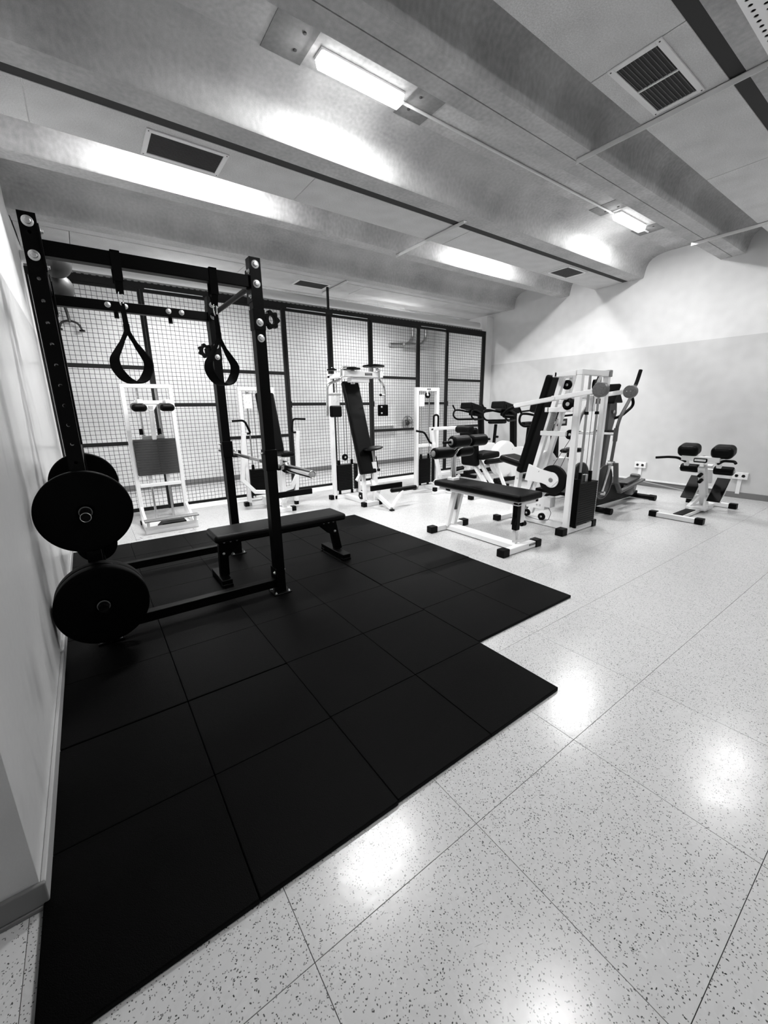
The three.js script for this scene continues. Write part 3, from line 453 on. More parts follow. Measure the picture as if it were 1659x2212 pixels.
// ------------------------------------------------------------------ standing calf machine
{
  const t = thing('calf_machine', 'white standing calf machine with a raised grey weight stack by the cage', 'gym machine', [.95, 0, -5.48]), z = -5.72, w = .045;
  tower(t, .69, 1.238, z, 1.682, w, .06);
  obj('cross_bar', rbox(.735, 1.193, .465, .505, z - .03, z + .03, .005), M.white, t);
  for (const x of [.69, 1.193]) { obj('base_rail', rbox(x, x + w, 0, .05, -5.69, -5.21, .005), M.white, t); obj('brace', bar([x + w / 2, .22, -5.68], [x + w / 2, .05, -5.24], .03, .03, .004), M.white, t); }
  obj('front_plate', rbox(.68, 1.245, 0, .085, -5.21, -5.2, .003), M.white, t);
  obj('base_floor', rbox(.735, 1.193, .03, .04, -5.75, -5.21, .003), M.offWhite, t);
  obj('step', [rbox(.68, 1.25, .15, .17, -5.24, -5.13, .005)], M.galv, t);
  obj('step_support', [rbox(.7, .73, .085, .15, -5.22, -5.19, .003), rbox(1.2, 1.23, .085, .15, -5.22, -5.19, .003)], M.white, t);
  obj('tread', flat([[.83, .05], [1.12, .05], [1.12, .085], [.87, .085]], .16, g => g.translate(0, 0, -5.32)), M.cap, t);
  stackOf(t, .74, 1.188, .61, 1.045, -5.76, -5.66, 14, M.stackGrey, 'hole');
  rods(t, [.86, 1.055], z, .04, 1.64, .013);
  for (const x of [.86, 1.055]) obj('spacer', cyl([x, .505, z], [x, .61, z], .022), M.white, t);
  obj('rod_sleeve', [cyl([.86, 1.045, z], [.86, 1.1, z], .024), cyl([1.055, 1.045, z], [1.055, 1.1, z], .024), rbox(.84, 1.08, 1.045, 1.085, z - .03, z + .03, .004)], M.brushed, t);
  buffers(t, [.835, 1.03], z + .035, 1.1, 1.17);
  obj('yoke_stem', [bar([.962, 1.04, -5.68], [.962, 1.44, -5.56], .048, .04, .005), flat([[.9, 1.45], [1.03, 1.45], [.985, 1.38], [.94, 1.38]], .04, g => g.translate(0, 0, -5.575))], M.white, t);
  obj('yoke_bar', rbox(.8, 1.18, 1.45, 1.492, -5.595, -5.55, .005), M.white, t);
  for (const x of [.84, 1.12]) { obj('pad_bracket', [rbox(x - .025, x + .025, 1.455, 1.5, -5.59, -5.38, .005)], M.white, t); obj('shoulder_pad', pad(.155, .085, .22, .042, [x - .015, 1.416, -5.44], [.1, 0, 0]), M.vinyl, t); }
  cap(t, .675, .745, .0, .05, -5.76, -5.69);
}
// ------------------------------------------------------------------ seated chest press
{
  const t = thing('chest_press', 'white seated chest press with tall black backrest behind the barbell', 'gym machine', [2.34, 0, -5.55]), z = -5.9, c = 2.34;
  tower(t, 2.075, 2.59, z, 1.68);
  chart(t, 2.14, 2.255, 1.39, 1.58, z + .037); badge(t, 2.2, 1.6, z + .037, .03, .03);
  rods(t, [2.19, 2.36], z + .02, .12, 1.62); cableOf(t, [[2.27, .53, z + .02], [2.27, 1.6, z + .02]]);
  stackOf(t, 2.14, 2.42, .15, .53, z - .06, z + .06, 15, M.stack, 'mark'); buffers(t, [2.19, 2.36], z + .02, .53, .6);
  obj('stack_shroud', rbox(2.125, 2.14, .12, .54, z - .06, z + .07, .003), M.cap, t);
  obj('base_rail', rbox(2.08, 2.6, 0, .06, z - .035, z + .035, .006), M.white, t); cap(t, 2.02, 2.085, 0, .065, z - .04, z + .04); cap(t, 2.595, 2.66, 0, .065, z - .04, z + .04);
  obj('main_beam', rbox(c - .04, c + .04, .0, .065, z + .035, -5.26, .006), M.white, t);
  obj('front_rail', rbox(2.2, 2.46, 0, .06, -5.26, -5.19, .006), M.white, t); cap(t, 2.455, 2.52, 0, .065, -5.265, -5.185); cap(t, 2.14, 2.205, 0, .065, -5.265, -5.185);
  obj('pivot_housing', [rbox(c - .12, c + .12, .07, .17, -5.7, -5.52, .006), rbox(c - .06, c + .08, .065, .16, -5.5, -5.4, .006)], M.white, t);
  obj('back_post', bar([c, .07, -5.32], [c, 1.3, -5.66], .05, .05, .006), M.white, t);
  obj('seat_post', bar([c + .03, .06, -5.24], [c + .03, .72, -5.2], .055, .05, .006), M.white, t);
  obj('seat_stem', bar([c + .035, .7, -5.2], [c + .035, .78, -5.19], .035, .03, .003), M.chrome, t);
  obj('backrest', pad(.255, .82, .065, .03, [c, 1.2, -5.47], [-.3, 0, 0]), M.vinyl, t);
  obj('seat', pad(.19, .06, .26, .03, [c + .03, .805, -5.1]), M.vinyl, t);
  for (const s of [-1, 1]) {
    const x = c + .05 + s * .385, zz = -5.56;
    obj('press_arm', [bar([x, 1.075, zz], [x - s * .0 + (s < 0 ? -.08 : -.04), .43, zz], .052, .05, .006), bar([x + (s < 0 ? -.08 : -.04), .45, zz], [c + .02 + s * .26, .25, zz], .052, .05, .006), bar([c + .02 + s * .28, .265, zz], [c + .02, .235, -5.5], .06, .05, .006)], M.white, t);
    if (s > 0) obj('arm_foot', bar([x - .05, .46, zz], [x - .09, .05, zz], .052, .05, .006), M.white, t), cap(t, x - .118, x - .062, .0, .05, zz - .028, zz + .028);
    obj('handle', tube(s < 0 ? [[1.87, 1.232, zz], [2.03, 1.238, zz], [2.095, 1.07, zz], [2.05, 1.06, zz]] : [[2.905, 1.232, zz], [2.71, 1.24, zz], [2.69, 1.05, zz], [2.76, 1.05, zz]], .0145, .05), M.blackGrip, t);
  }
  obj('foot_bar', rbox(2.17, 2.66, .26, .335, -4.97, -4.94, .006), M.cap, t);
  obj('foot_lever', [bar([c + .02, .3, -4.98], [c + .02, .09, -5.3], .045, .04, .005)], M.white, t);
  pulley(t, [c + .04, 1.1, -5.72], [1, 0, 0], .05);
}
// ------------------------------------------------------------------ chest fly machine
{
  const t = thing('chest_fly_machine', 'white chest fly machine with chrome swing arms in front of the cage', 'gym machine', [3.52, 0, -5.0]), z = -5.5, c = 3.5;
  obj('upright', rbox(3.285, 3.335, 0, 1.84, z - .035, z + .035, .006), M.white, t); obj('upright', rbox(3.715, 3.765, 0, 1.84, z - .035, z + .035, .006), M.white, t);
  obj('top_bar', rbox(3.285, 3.765, 1.8, 1.86, z - .035, z + .035, .006), M.white, t);
  rods(t, [3.4, 3.62], z + .02, .13, 1.8); cableOf(t, [[3.5, .6, z + .02], [3.5, 1.8, z + .02]]); cableOf(t, [[3.54, .55, z + .03], [3.54, 1.8, z + .03]]);
  stackOf(t, 3.345, 3.7, .13, .53, z - .06, z + .06, 16, M.stack, 'mark'); buffers(t, [3.39, 3.62], z + .02, .53, .6); buffers(t, [3.4, 3.62], z, .06, .13); pulley(t, [3.5, .64, z + .02], [0, 0, 1], .05);
  chart(t, 3.3, 3.43, 1.39, 1.6, z + .037);
  obj('base_rail', rbox(3.27, 3.8, 0, .065, z - .035, z + .035, .006), M.white, t); cap(t, 3.215, 3.275, 0, .07, z - .04, z + .04); cap(t, 3.795, 3.855, 0, .07, z - .04, z + .04);
  obj('main_beam', rbox(c - .035, c + .035, 0, .065, z + .035, -4.8, .006), M.white, t);
  obj('front_rail', rbox(3.4, 3.62, 0, .06, -4.81, -4.74, .006), M.white, t); cap(t, 3.345, 3.405, 0, .065, -4.815, -4.735); cap(t, 3.615, 3.675, 0, .065, -4.815, -4.735);
  obj('head_beam', [rbox(3.29, 3.34, 1.79, 1.855, z + .03, -5.0, .006), rbox(3.72, 3.77, 1.79, 1.855, z + .03, -5.0, .006), rbox(3.24, 3.87, 1.79, 1.865, -5.02, -4.95, .006)], M.white, t); badge(t, 3.62, 1.828, -4.95, .12, .035);
  obj('cam_bracket', [rbox(3.36, 3.66, 1.72, 1.79, -5.1, -4.99, .008), cyl([3.42, 1.7, -5.05], [3.42, 1.88, -5.05], .03), cyl([3.72, 1.78, -5.05], [3.72, 1.93, -5.05], .03)], M.white, t);
  for (const [x, y, zz, r] of [[3.36, 1.885, -5.0, .135], [3.74, 1.935, -5.0, .155], [3.28, 1.9, -5.38, .07]]) { const d = obj('cam_wheel', lathe([[0, 0], [r, 0], [r, .018], [r * .6, .02], [r * .6, .03], [0, .032]], [x, y, zz], [0, 1, 0], 36), M.cap, t); bolt(d, [x, y + .03, zz], [0, 1, 0], .015); }
  const zz = -4.94;
  obj('swing_arm', tube([[3.29, 1.9, zz + .01], [3.18, 1.9, zz], [3.175, 1.75, zz], [2.96, 1.68, zz], [2.94, 1.28, zz]], .0165, .06, 12), M.chrome, t);
  obj('swing_arm', tube([[3.72, 1.89, zz + .01], [3.79, 1.9, zz], [3.79, 1.755, zz], [3.888, 1.67, zz], [3.89, 1.36, zz]], .0165, .06, 12), M.chrome, t);
  obj('arm_grip', cyl([2.945, 1.55, zz], [3.155, 1.555, zz], .012), M.brushed, t); obj('arm_grip', [cyl([3.885, 1.55, zz], [3.8, 1.552, zz + .02], .013)], M.brushed, t); obj('grip_end', cyl([3.81, 1.552, zz + .018], [3.79, 1.552, zz + .022], .017), M.cap, t);
  obj('arm_pad', pad(.185, .15, .06, .022, [3.05, 1.335, zz + .035], [0, .2, 0]), M.vinyl, t);
  const rp = obj('arm_pad', pad(.15, .16, .05, .015, [3.835, 1.338, zz + .02], [0, -.4, 0]), M.vinyl, t); for (const y of [1.385, 1.3]) bolt(rp, [3.8, y, zz + .04], [-.35, 0, .94], .012);
  obj('backrest', pad(.27, 1.36, .085, .03, [c, 1.1, -5.05], [-.33, 0, 0]), M.vinyl, t);
  obj('back_post', [bar([c - .05, .07, -4.86], [c - .02, .55, -4.95], .05, .05, .006), bar([c - .12, .35, -4.95], [c - .03, .47, -4.95], .06, .05, .006), bar([c - .02, .5, -4.93], [c - .02, 1.75, -5.36], .05, .05, .006)], M.white, t);
  obj('seat_post', bar([c + .12, .05, -4.82], [c + .1, .62, -4.84], .07, .055, .006), M.white, t);
  obj('seat_stem', bar([c + .1, .6, -4.84], [c + .085, .78, -4.85], .035, .03, .003), M.chrome, t);
  { const k = obj('adjusting_knob', cyl([c + .13, .5, -4.83], [c + .19, .5, -4.82], .02), M.cap, t); obj('knob_bar', bar([c + .17, .5, -4.82], [c + .14, .7, -4.84], .012, .012, .003), M.cap, k); }
  obj('seat', new THREE.SphereGeometry(1, 32, 16).scale(.15, .028, .13).rotateZ(.12).translate(c + .09, .815, -4.83), M.vinyl, t);
  obj('foot_plate', rbox(3.38, 3.93, .25, .325, -4.62, -4.59, .006), M.cap, t); obj('plate_arm', bar([c + .05, .28, -4.63], [c + .1, .1, -4.8], .05, .045, .005), M.white, t);
  obj('foot_lever', [bar([c + .07, .36, -4.85], [c + .03, .16, -4.66], .05, .05, .006), bar([c + .03, .18, -4.68], [3.545, .035, -4.34], .05, .05, .006), bar([3.545, .035, -4.34], [3.84, .24, -4.47], .045, .04, .006)], M.white, t);
  cap(t, 3.515, 3.575, 0, .02, -4.365, -4.31); obj('foot_roller', roller([3.63, .25, -4.47], [4.08, .25, -4.46], .032), M.vinyl, t); pulley(t, [3.47, .11, -5.0], [1, 0, 0], .05);
}
// ------------------------------------------------------------------ seated leg machine
{
  const t = thing('leg_machine', 'white seated leg machine with a tall tower, half hidden by the roller bench', 'gym machine', [5.15, 0, -4.8]), z = -5.3;
  tower(t, 4.765, 5.27, z, 1.69, .055);
  chart(t, 4.82, 4.93, 1.39, 1.575, z + .037); badge(t, 5.03, 1.665, z + .036); pulley(t, [5.0, 1.57, z + .04], [0, 0, 1], .05); obj('pulley_bracket', rbox(4.97, 4.995, 1.56, 1.64, z + .03, z + .06, .003), M.white, t);
  rods(t, [4.88, 5.05], z + .02, .12, 1.64); cableOf(t, [[5.05, 1.57, z + .04], [5.05, .55, z + .04]]);
  stackOf(t, 4.825, 5.16, .1, .52, z - .06, z + .06, 16, M.stack, 'mark'); buffers(t, [4.88, 5.05], z + .02, .52, .6); buffers(t, [4.88, 5.06], z, .05, .1);
  obj('cross_bar', rbox(4.82, 5.215, .72, .77, z - .03, z + .03, .005), M.white, t);
  obj('base_rail', rbox(4.77, 5.3, 0, .06, z - .035, z + .035, .006), M.white, t); cap(t, 4.71, 4.775, 0, .065, z - .04, z + .04);
  obj('main_beam', rbox(4.97, 5.05, 0, .06, z + .035, -4.16, .006), M.white, t); obj('side_rail', rbox(4.72, 5.0, 0, .045, -4.82, -4.75, .005), M.white, t);
  obj('front_rail', rbox(4.92, 5.75, 0, .06, -4.17, -4.1, .006), M.white, t); cap(t, 4.865, 4.925, 0, .065, -4.175, -4.095); cap(t, 5.745, 5.81, 0, .065, -4.175, -4.095);
  const q = -4.9;
  obj('arch_frame', [bar([4.735, 1.04, q], [5.5, 1.04, q], .05, .05, .006), bar([4.76, 1.05, q], [4.8, .8, q], .055, .05, .006), bar([4.8, .82, q], [4.98, .24, q], .055, .05, .006), bar([5.475, 1.05, q], [5.66, .3, q], .05, .05, .006)], M.white, t);
  obj('arch_brace', [bar([4.86, .2, q], [5.08, .02, -4.85], .06, .05, .006), bar([4.93, .3, q], [5.4, .3, -4.8], .05, .05, .006), bar([5.05, .12, -4.8], [5.28, .27, -4.75], .04, .035, .005)], M.white, t);
  obj('handle', tube([[4.455, 1.02, q], [4.62, .99, q], [4.74, .82, q], [4.8, .81, q]], .016, .05), M.blackGrip, t); obj('handle', tube([[4.95, 1.02, -5.05], [4.95, 1.25, -5.05], [5.05, 1.25, -5.05], [5.05, 1.02, -5.05]], .016, .05), M.blackGrip, t);
  obj('backrest', pad(.11, .62, .34, .04, [5.33, .74, -4.6], [0, 0, .13]), M.vinyl, t); obj('head_roll', roller([5.22, 1.02, -4.45], [5.22, 1.02, -4.78], .06), M.vinyl, t);
  obj('seat', pad(.42, .1, .36, .035, [5.56, .6, -4.5], [0, 0, .05]), M.vinyl, t); obj('thigh_roller', roller([5.43, .505, -4.34], [5.86, .51, -4.32], .042), M.vinyl, t);
  obj('seat_leg', bar([5.48, .56, -4.55], [5.55, .05, -4.2], .06, .05, .006), M.white, t); obj('seat_leg', bar([5.72, .46, -4.36], [5.8, .05, -4.2], .055, .05, .006), M.white, t); obj('seat_leg', bar([5.4, .5, -4.6], [5.42, .05, -4.2], .06, .05, .006), M.white, t);
  obj('foot_tread', bar([5.1, .35, -4.75], [5.35, .37, -4.75], .07, .03, .005), M.cap, t); cap(t, 4.73, 4.79, .045, .11, -4.82, -4.76);
}
// ------------------------------------------------------------------ roller bench
{
  const t = thing('roller_bench', 'white adjustable bench with black pad and four leg rollers beside the mats', 'bench', [3.55, 0, -2.75]), y = .0;
  for (const z of [-3.25, -2.27]) { obj('foot_rail', rbox(3.34, 3.76, .006, .066, z - .032, z + .032, .006), M.white, t); cap(t, 3.25, 3.345, 0, .075, z - .042, z + .042); cap(t, 3.755, 3.845, 0, .075, z - .042, z + .042); }
  obj('floor_beam', rbox(3.49, 3.61, .008, .062, -3.22, -2.3, .006), M.white, t);
  for (const [x, l] of [[3.5, 0], [3.6, 0]]) obj('rear_leg', bar([x, .05, -3.22], [x + .015, .48, -3.12], .045, .06, .006), M.white, t);
  obj('leg_slot', rbox(3.535, 3.565, .25, .46, -3.18, -3.13, .003), M.midGrey, t);
  obj('front_post', rbox(3.52, 3.575, .2, .47, -2.36, -2.305, .004), M.cap, t); obj('inner_post', rbox(3.528, 3.568, .06, .24, -2.352, -2.313, .003), M.chrome, t);
  obj('post_hanger', rbox(3.575, 3.63, .27, .49, -2.36, -2.3, .005), M.white, t);
  { const k = obj('locking_knob', [cyl([3.575, .25, -2.33], [3.66, .245, -2.33], .012), cyl([3.63, .246, -2.33], [3.68, .245, -2.33], .026)], M.cap, t); obj('knob_hook', cyl([3.5, .26, -2.33], [3.52, .33, -2.33], .022), M.cap, k); }
  obj('pad_frame', [rbox(3.44, 3.49, .47, .505, -3.3, -2.24, .005), rbox(3.7, 3.75, .47, .505, -3.3, -2.24, .005), rbox(3.44, 3.75, .465, .5, -2.3, -2.24, .005), rbox(3.44, 3.75, .465, .5, -3.2, -3.12, .005)], M.white, t);
  obj('pad', pad(.36, .065, 1.16, .022, [3.595, .538, -2.79]), M.vinyl, t);
  const z = -3.24; obj('roller_post', cyl([3.6, .5, z], [3.6, .88, z], .03), M.chrome, t); obj('post_collar', rbox(3.55, 3.65, .5, .6, z - .05, z + .05, .008), M.white, t);
  obj('roller_arm', tube([[3.6, .86, z], [3.6, .93, z + .06], [3.58, 1.0, -3.02]], .022, .05, 12), M.chrome, t);
  for (const [p, q] of [[[3.29, .885, z], [3.57, .885, z]], [[3.63, .885, z], [3.87, .885, z]], [[3.31, 1.02, -3.0], [3.555, 1.02, -3.0]], [[3.585, 1.02, -3.0], [3.82, 1.02, -3.0]]]) { const r = obj('leg_roller', roller(p, q, .062), M.vinyl, t); obj('roller_cap', [lathe([[0, 0], [.033, 0], [.033, .006], [.014, .01], [0, .01]], p, [-1, 0, 0], 20)], M.galv, r); }
  obj('roller_axle', cyl([3.2, 1.02, -3.0], [3.9, 1.02, -3.0], .014), M.blackGrip, t); obj('lower_axle', cyl([3.285, .885, z], [3.88, .885, z], .013), M.zinc, t);
  badge(t, 3.7, .045, -2.2375, .1, .02);
}

// ------------------------------------------------------------------ lever pull machine
{
  const t = thing('lever_machine', 'big white lever machine with black weight stack and round arm weights', 'gym machine', [4.6, 0, -2.65]), z = -2.305;
  obj('upright', rbox(4.37, 4.42, 0, 1.66, z - .03, z + .03, .006), M.white, t); obj('upright', rbox(4.89, 4.94, 0, 1.66, z - .03, z + .03, .006), M.white, t);
  obj('top_bar', rbox(4.37, 4.9, 1.66, 1.715, z - .03, z + .03, .006), M.white, t); obj('top_cap', rbox(4.9, 4.955, 1.655, 1.725, z - .04, z + .04, .006), M.galv, t);
  obj('foot_rail', rbox(4.36, 4.89, .006, .066, z - .032, z + .032, .006), M.white, t); cap(t, 4.265, 4.365, 0, .08, z - .045, z + .045); cap(t, 4.885, 4.97, 0, .08, z - .045, z + .045);
  stackOf(t, 4.505, 4.87, .09, .55, z - .05, z + .06, 18, M.stack); obj('stack_shroud', rbox(4.475, 4.5, .06, .6, z - .06, z + .065, .004), M.cap, t); buffers(t, [4.58, 4.79], z, .55, .66); buffers(t, [4.58, 4.79], z, 1.27, 1.3); buffers(t, [4.6, 4.78], z, .03, .09);
  rods(t, [4.58, 4.79], z, .55, 1.66, .0125); cableOf(t, [[4.69, .56, z], [4.69, 1.55, z]]); obj('selector', rbox(4.665, 4.715, .55, .63, z - .02, z + .02, .004), M.brushed, t);
  pulley(t, [4.66, 1.57, z + .01], [.25, 0, 1], .055); obj('pulley_bracket', bar([4.66, 1.56, z + .03], [4.73, 1.66, z + .03], .03, .006, .002), M.white, t);
  obj('floor_beam', rbox(4.5, 4.57, .006, .07, -3.1, z - .035, .006), M.white, t); obj('rear_rail', rbox(4.3, 4.85, .0, .06, -3.17, -3.1, .006), M.white, t); cap(t, 4.24, 4.305, 0, .07, -3.175, -3.095); cap(t, 4.845, 4.91, 0, .07, -3.175, -3.095);
  for (const x of [4.5, 4.7]) obj('tilted_post', bar([x, .07, -2.95], [x, 1.7, -2.55], .05, .055, .006), M.white, t);
  obj('head_frame', [rbox(4.37, 4.42, 1.655, 1.705, -2.58, z - .035, .006), rbox(4.37, 4.73, 1.655, 1.705, -2.6, -2.55, .006)], M.white, t); pulley(t, [4.55, 1.58, -2.53], [1, 0, 0], .05); 
  obj('cross_frame', [rbox(4.37, 4.74, 1.3, 1.35, -2.66, -2.61, .005), rbox(4.37, 4.42, 1.3, 1.35, -2.63, z - .035, .005)], M.white, t);
  obj('side_block', rbox(4.38, 4.46, 1.05, 1.1, -2.7, -2.4, .006), M.white, t); pulley(t, [4.42, 1.07, -2.37], [1, 0, 0], .05);
  const cy = obj('damper', [cyl([4.42, 1.1, -2.62], [4.42, 1.3, -2.57], .03)], M.galv, t); obj('damper_rod', cyl([4.42, 1.1, -2.56], [4.42, 1.22, -2.53], .012), M.chrome, cy);
  obj('backrest', pad(.28, 1.14, .085, .025, [4.6, 1.14, -2.855], [.276, 0, 0]), M.vinyl, t);
  obj('seat', pad(.3, .085, .34, .04, [4.6, .715, -3.14], [.18, 0, 0]), M.vinyl, t);
  obj('seat_post', bar([4.6, .66, -3.08], [4.6, .05, -3.14], .075, .06, .006), M.white, t); bolt(t, [4.565, .5, -3.09], [-1, 0, 0], .014);
  obj('foot_rest', rbox(4.6, 4.9, .37, .41, -2.85, -2.36, .006), M.cap, t); obj('foot_rest_leg', [bar([4.75, .38, -2.8], [4.75, .02, -3.05], .05, .05, .006)], M.white, t);
  { const x = 4.37, y = .575, zz = -2.51; const c = obj('cam_wheel', lathe([[0, 0], [.156, 0], [.16, .01], [.152, .025], [.16, .04], [.156, .05], [0, .05]], [x + .06, y, zz], [-1, 0, 0], 48), M.belt, t); obj('cam_face', lathe([[0, 0], [.086, 0], [.086, .012], [.082, .014], [0, .014]], [x + .01, y, zz], [-1, 0, 0], 40), M.white, c); obj('cam_bolt', lathe([[0, 0], [.026, 0], [.026, .008], [.01, .01], [0, .01]], [x - .004, y, zz], [-1, 0, 0], 20), M.galv, c);
    obj('cam_arm', flat([[-2.84, .535], [-2.8, .72], [-2.66, .68], [-2.5, .655], [-2.43, .575], [-2.5, .5], [-2.62, .53]], .02, inX(x - .0), .002), M.white, t); obj('cam_axle', cyl([x, y, zz], [4.7, y, zz], .02), M.brushed, t); }
  cableOf(t, [[4.4, .715, -2.53], [4.42, 1.03, -2.36], [4.42, 1.3, -2.36]]); cableOf(t, [[4.4, .7, -2.44], [4.43, 1.0, -2.34]]); cableOf(t, [[4.36, .66, -2.66], [4.4, .4, -2.8], [4.45, .16, -2.87]]);
  obj('low_unit', [rbox(4.46, 4.56, .2, .34, -2.9, -2.62, .005), rbox(4.44, 4.54, .24, .36, -2.62, -2.54, .005)], M.white, t); for (const q of [-2.82, -2.68, -2.72]) bolt(t, [4.46, .25, q], [-1, 0, 0], .012);
  pulley(t, [4.48, .12, -2.86], [1, 0, 0], .042); pulley(t, [4.48, .11, -2.66], [1, 0, 0], .042); cableOf(t, [[4.46, .08, -2.86], [4.46, .07, -2.66], [4.46, .09, -2.56], [4.46, .18, -2.53], [4.46, .24, -2.57]]);
  for (const [x, a, b, dz] of [[4.15, [-2.89, 1.37], [-2.0, 1.492], -1.965], [5.1, [-3.02, 1.4], [-2.17, 1.505], -2.13]]) {
    obj('lever_arm', bar([x, a[1], a[0]], [x, b[1], b[0]], .035, .045, .006, V(0, 1, 0)), M.white, t);
    const d = obj('arm_weight', lathe([[0, 0], [.06, 0], [.066, .005], [.066, .058], [.06, .063], [0, .063]], [x + .035, 1.5, dz], [-1, 0, 0], 40), M.weight, t); if (x > 5) for (const q of [-.025, .015]) bolt(d, [x - .028, 1.505, dz + q], [-1, 0, 0], .006);
    const gx = x < 4.6 ? -1 : 1; obj('grip', [...tube([[x, a[1] - .01, a[0] + .01], [x + gx * .02, a[1] - .04, a[0] - .07], [x + gx * .03, a[1] - .11, a[0] - .13], [x - gx * .12, a[1] - .12, a[0] - .1]], .018, .04)], M.blackGrip, t);
  }
  obj('lever_shaft', cyl([4.12, 1.44, -2.42], [5.13, 1.46, -2.42], .022), M.white, t); const hb = obj('bearing', lathe([[0, 0], [.06, 0], [.06, .05], [0, .05]], [4.42, 1.38, -2.4], [-1, 0, 0], 28), M.cap, t); obj('bearing_cap', lathe([[0, 0], [.02, 0], [.02, .006], [0, .006]], [4.37, 1.38, -2.4], [-1, 0, 0], 16), M.paper, hb);
  obj('shaft_hanger', [rbox(4.4, 4.45, 1.3, 1.46, -2.45, -2.39, .005), rbox(4.86, 4.91, 1.3, 1.46, -2.45, -2.39, .005)], M.white, t);
  { const b = obj('name_plate', rbox(4.52, 4.86, 1.14, 1.22, -2.68, -2.675, .002), M.ink, t); obj('name_stripe', [rbox(4.56, 4.82, 1.165, 1.195, -2.675, -2.673, .0005)], M.paper, b); }
}
// ------------------------------------------------------------------ exercise bikes
function bike(label, seatY) {
  const t = thing('exercise_bike', label, 'exercise bike', [6.1, 0, -4.35], 'exercise bikes in a row'), z = -4.35;
  obj('drum', lathe([[0, 0], [.24, 0], [.285, .008], [.295, .02], [.295, .1], [.285, .112], [.24, .12], [0, .12]], [5.84, .45, z - .03], [0, 0, 1], 56), M.white, t); obj('drum_rivet', lathe([[0, 0], [.006, 0], [.006, .003], [0, .003]], [5.99, .6, z + .09], [0, 0, 1], 8), M.midGrey, t);
  obj('body', [flat([[5.86, .2], [6.62, .2], [6.6, .42], [6.45, .6], [6.1, .62], [5.95, .5]], .14, inZ(z - .01), .006), rbox(5.98, 6.12, .14, .48, z + .03, z + .12, .008)], M.white, t);
  obj('side_slot', rbox(6.13, 6.17, .16, .44, z + .06, z + .068, .002), M.cap, t);
  obj('base_beam', rbox(5.7, 6.75, .05, .12, z - .04, z + .04, .008), M.cap, t);
  for (const x of [5.74, 6.7]) { obj('stabiliser', rbox(x - .035, x + .035, .0, .06, z - .24, z + .24, .01), M.cap, t); }
  obj('crank', [cyl([6.33, .33, z - .13], [6.33, .33, z + .13], .02), bar([6.33, .33, z + .12], [6.42, .2, z + .12], .025, .015, .004), bar([6.33, .33, z - .12], [6.24, .46, z - .12], .025, .015, .004)], M.darkGrey, t); obj('pedal', rbox(6.37, 6.47, .185, .215, z + .13, z + .22, .006), M.cap, t); obj('pedal', rbox(6.19, 6.29, .445, .475, z - .22, z - .13, .006), M.cap, t);
  obj('column', bar([6.14, .55, z], [6.08, 1.16, z], .1, .09, .02), M.cap, t);
  obj('console', pad(.44, .11, .26, .02, [5.87, 1.275, z], [0, 0, -.22]), M.cap, t); obj('console_neck', [pad(.3, .09, .14, .03, [5.96, 1.17, z], [0, 0, -.1])], M.cap, t); obj('display', pad(.3, .004, .2, .002, [5.87, 1.335, z], [0, 0, -.22]), M.darkGrey, t);
  for (const s of [-1, 1]) obj('handle_loop', tube([[6.0, 1.18, z + s * .1], [5.72, 1.24, z + s * .2], [5.6, 1.24, z + s * .22], [5.57, 1.14, z + s * .22], [5.66, 1.07, z + s * .22], [6.06, 1.07, z + s * .06]], .016, .07), M.blackGrip, t), obj('grip_horn', tube([[5.62, 1.24, z + s * .22], [5.575, 1.33, z + s * .24]], .014, .02), M.blackGrip, t), obj('side_grip', tube([[6.1, 1.2, z + s * .08], [6.2, 1.22, z + s * .22], [6.34, 1.225, z + s * .24]], .014, .04), M.blackGrip, t);
  obj('seat_post', bar([6.49, .5, z], [6.53, seatY - .04, z], .05, .045, .008), M.cap, t); obj('seat_knob', cyl([6.5, .72, z + .02], [6.5, .72, z + .09], .022), M.cap, t);
  obj('saddle', [flat([[6.37, -.03], [6.45, -.035], [6.6, -.1], [6.68, -.105], [6.7, 0], [6.68, .105], [6.6, .1], [6.45, .035], [6.37, .03]], .06, g => g.rotateX(-Math.PI / 2).translate(0, seatY, z), .02)], M.vinyl, t);
  return t;
}
const bikeA = bike('exercise bike in the middle of the row, white drum beside the lever machine seat', 1.0);
bikeA.position.set(6.5, 0, -4.65); bikeA.scale.setScalar(1.06);
copy(bikeA, [6.78, 0, -5.64], 'exercise bike at the end of the row next to the wire cage');
{ const b = bike('exercise bike with low saddle, mostly hidden behind the big lever machine', .7); b.position.set(5.75, 0, -3.37); b.scale.setScalar(1.02); }
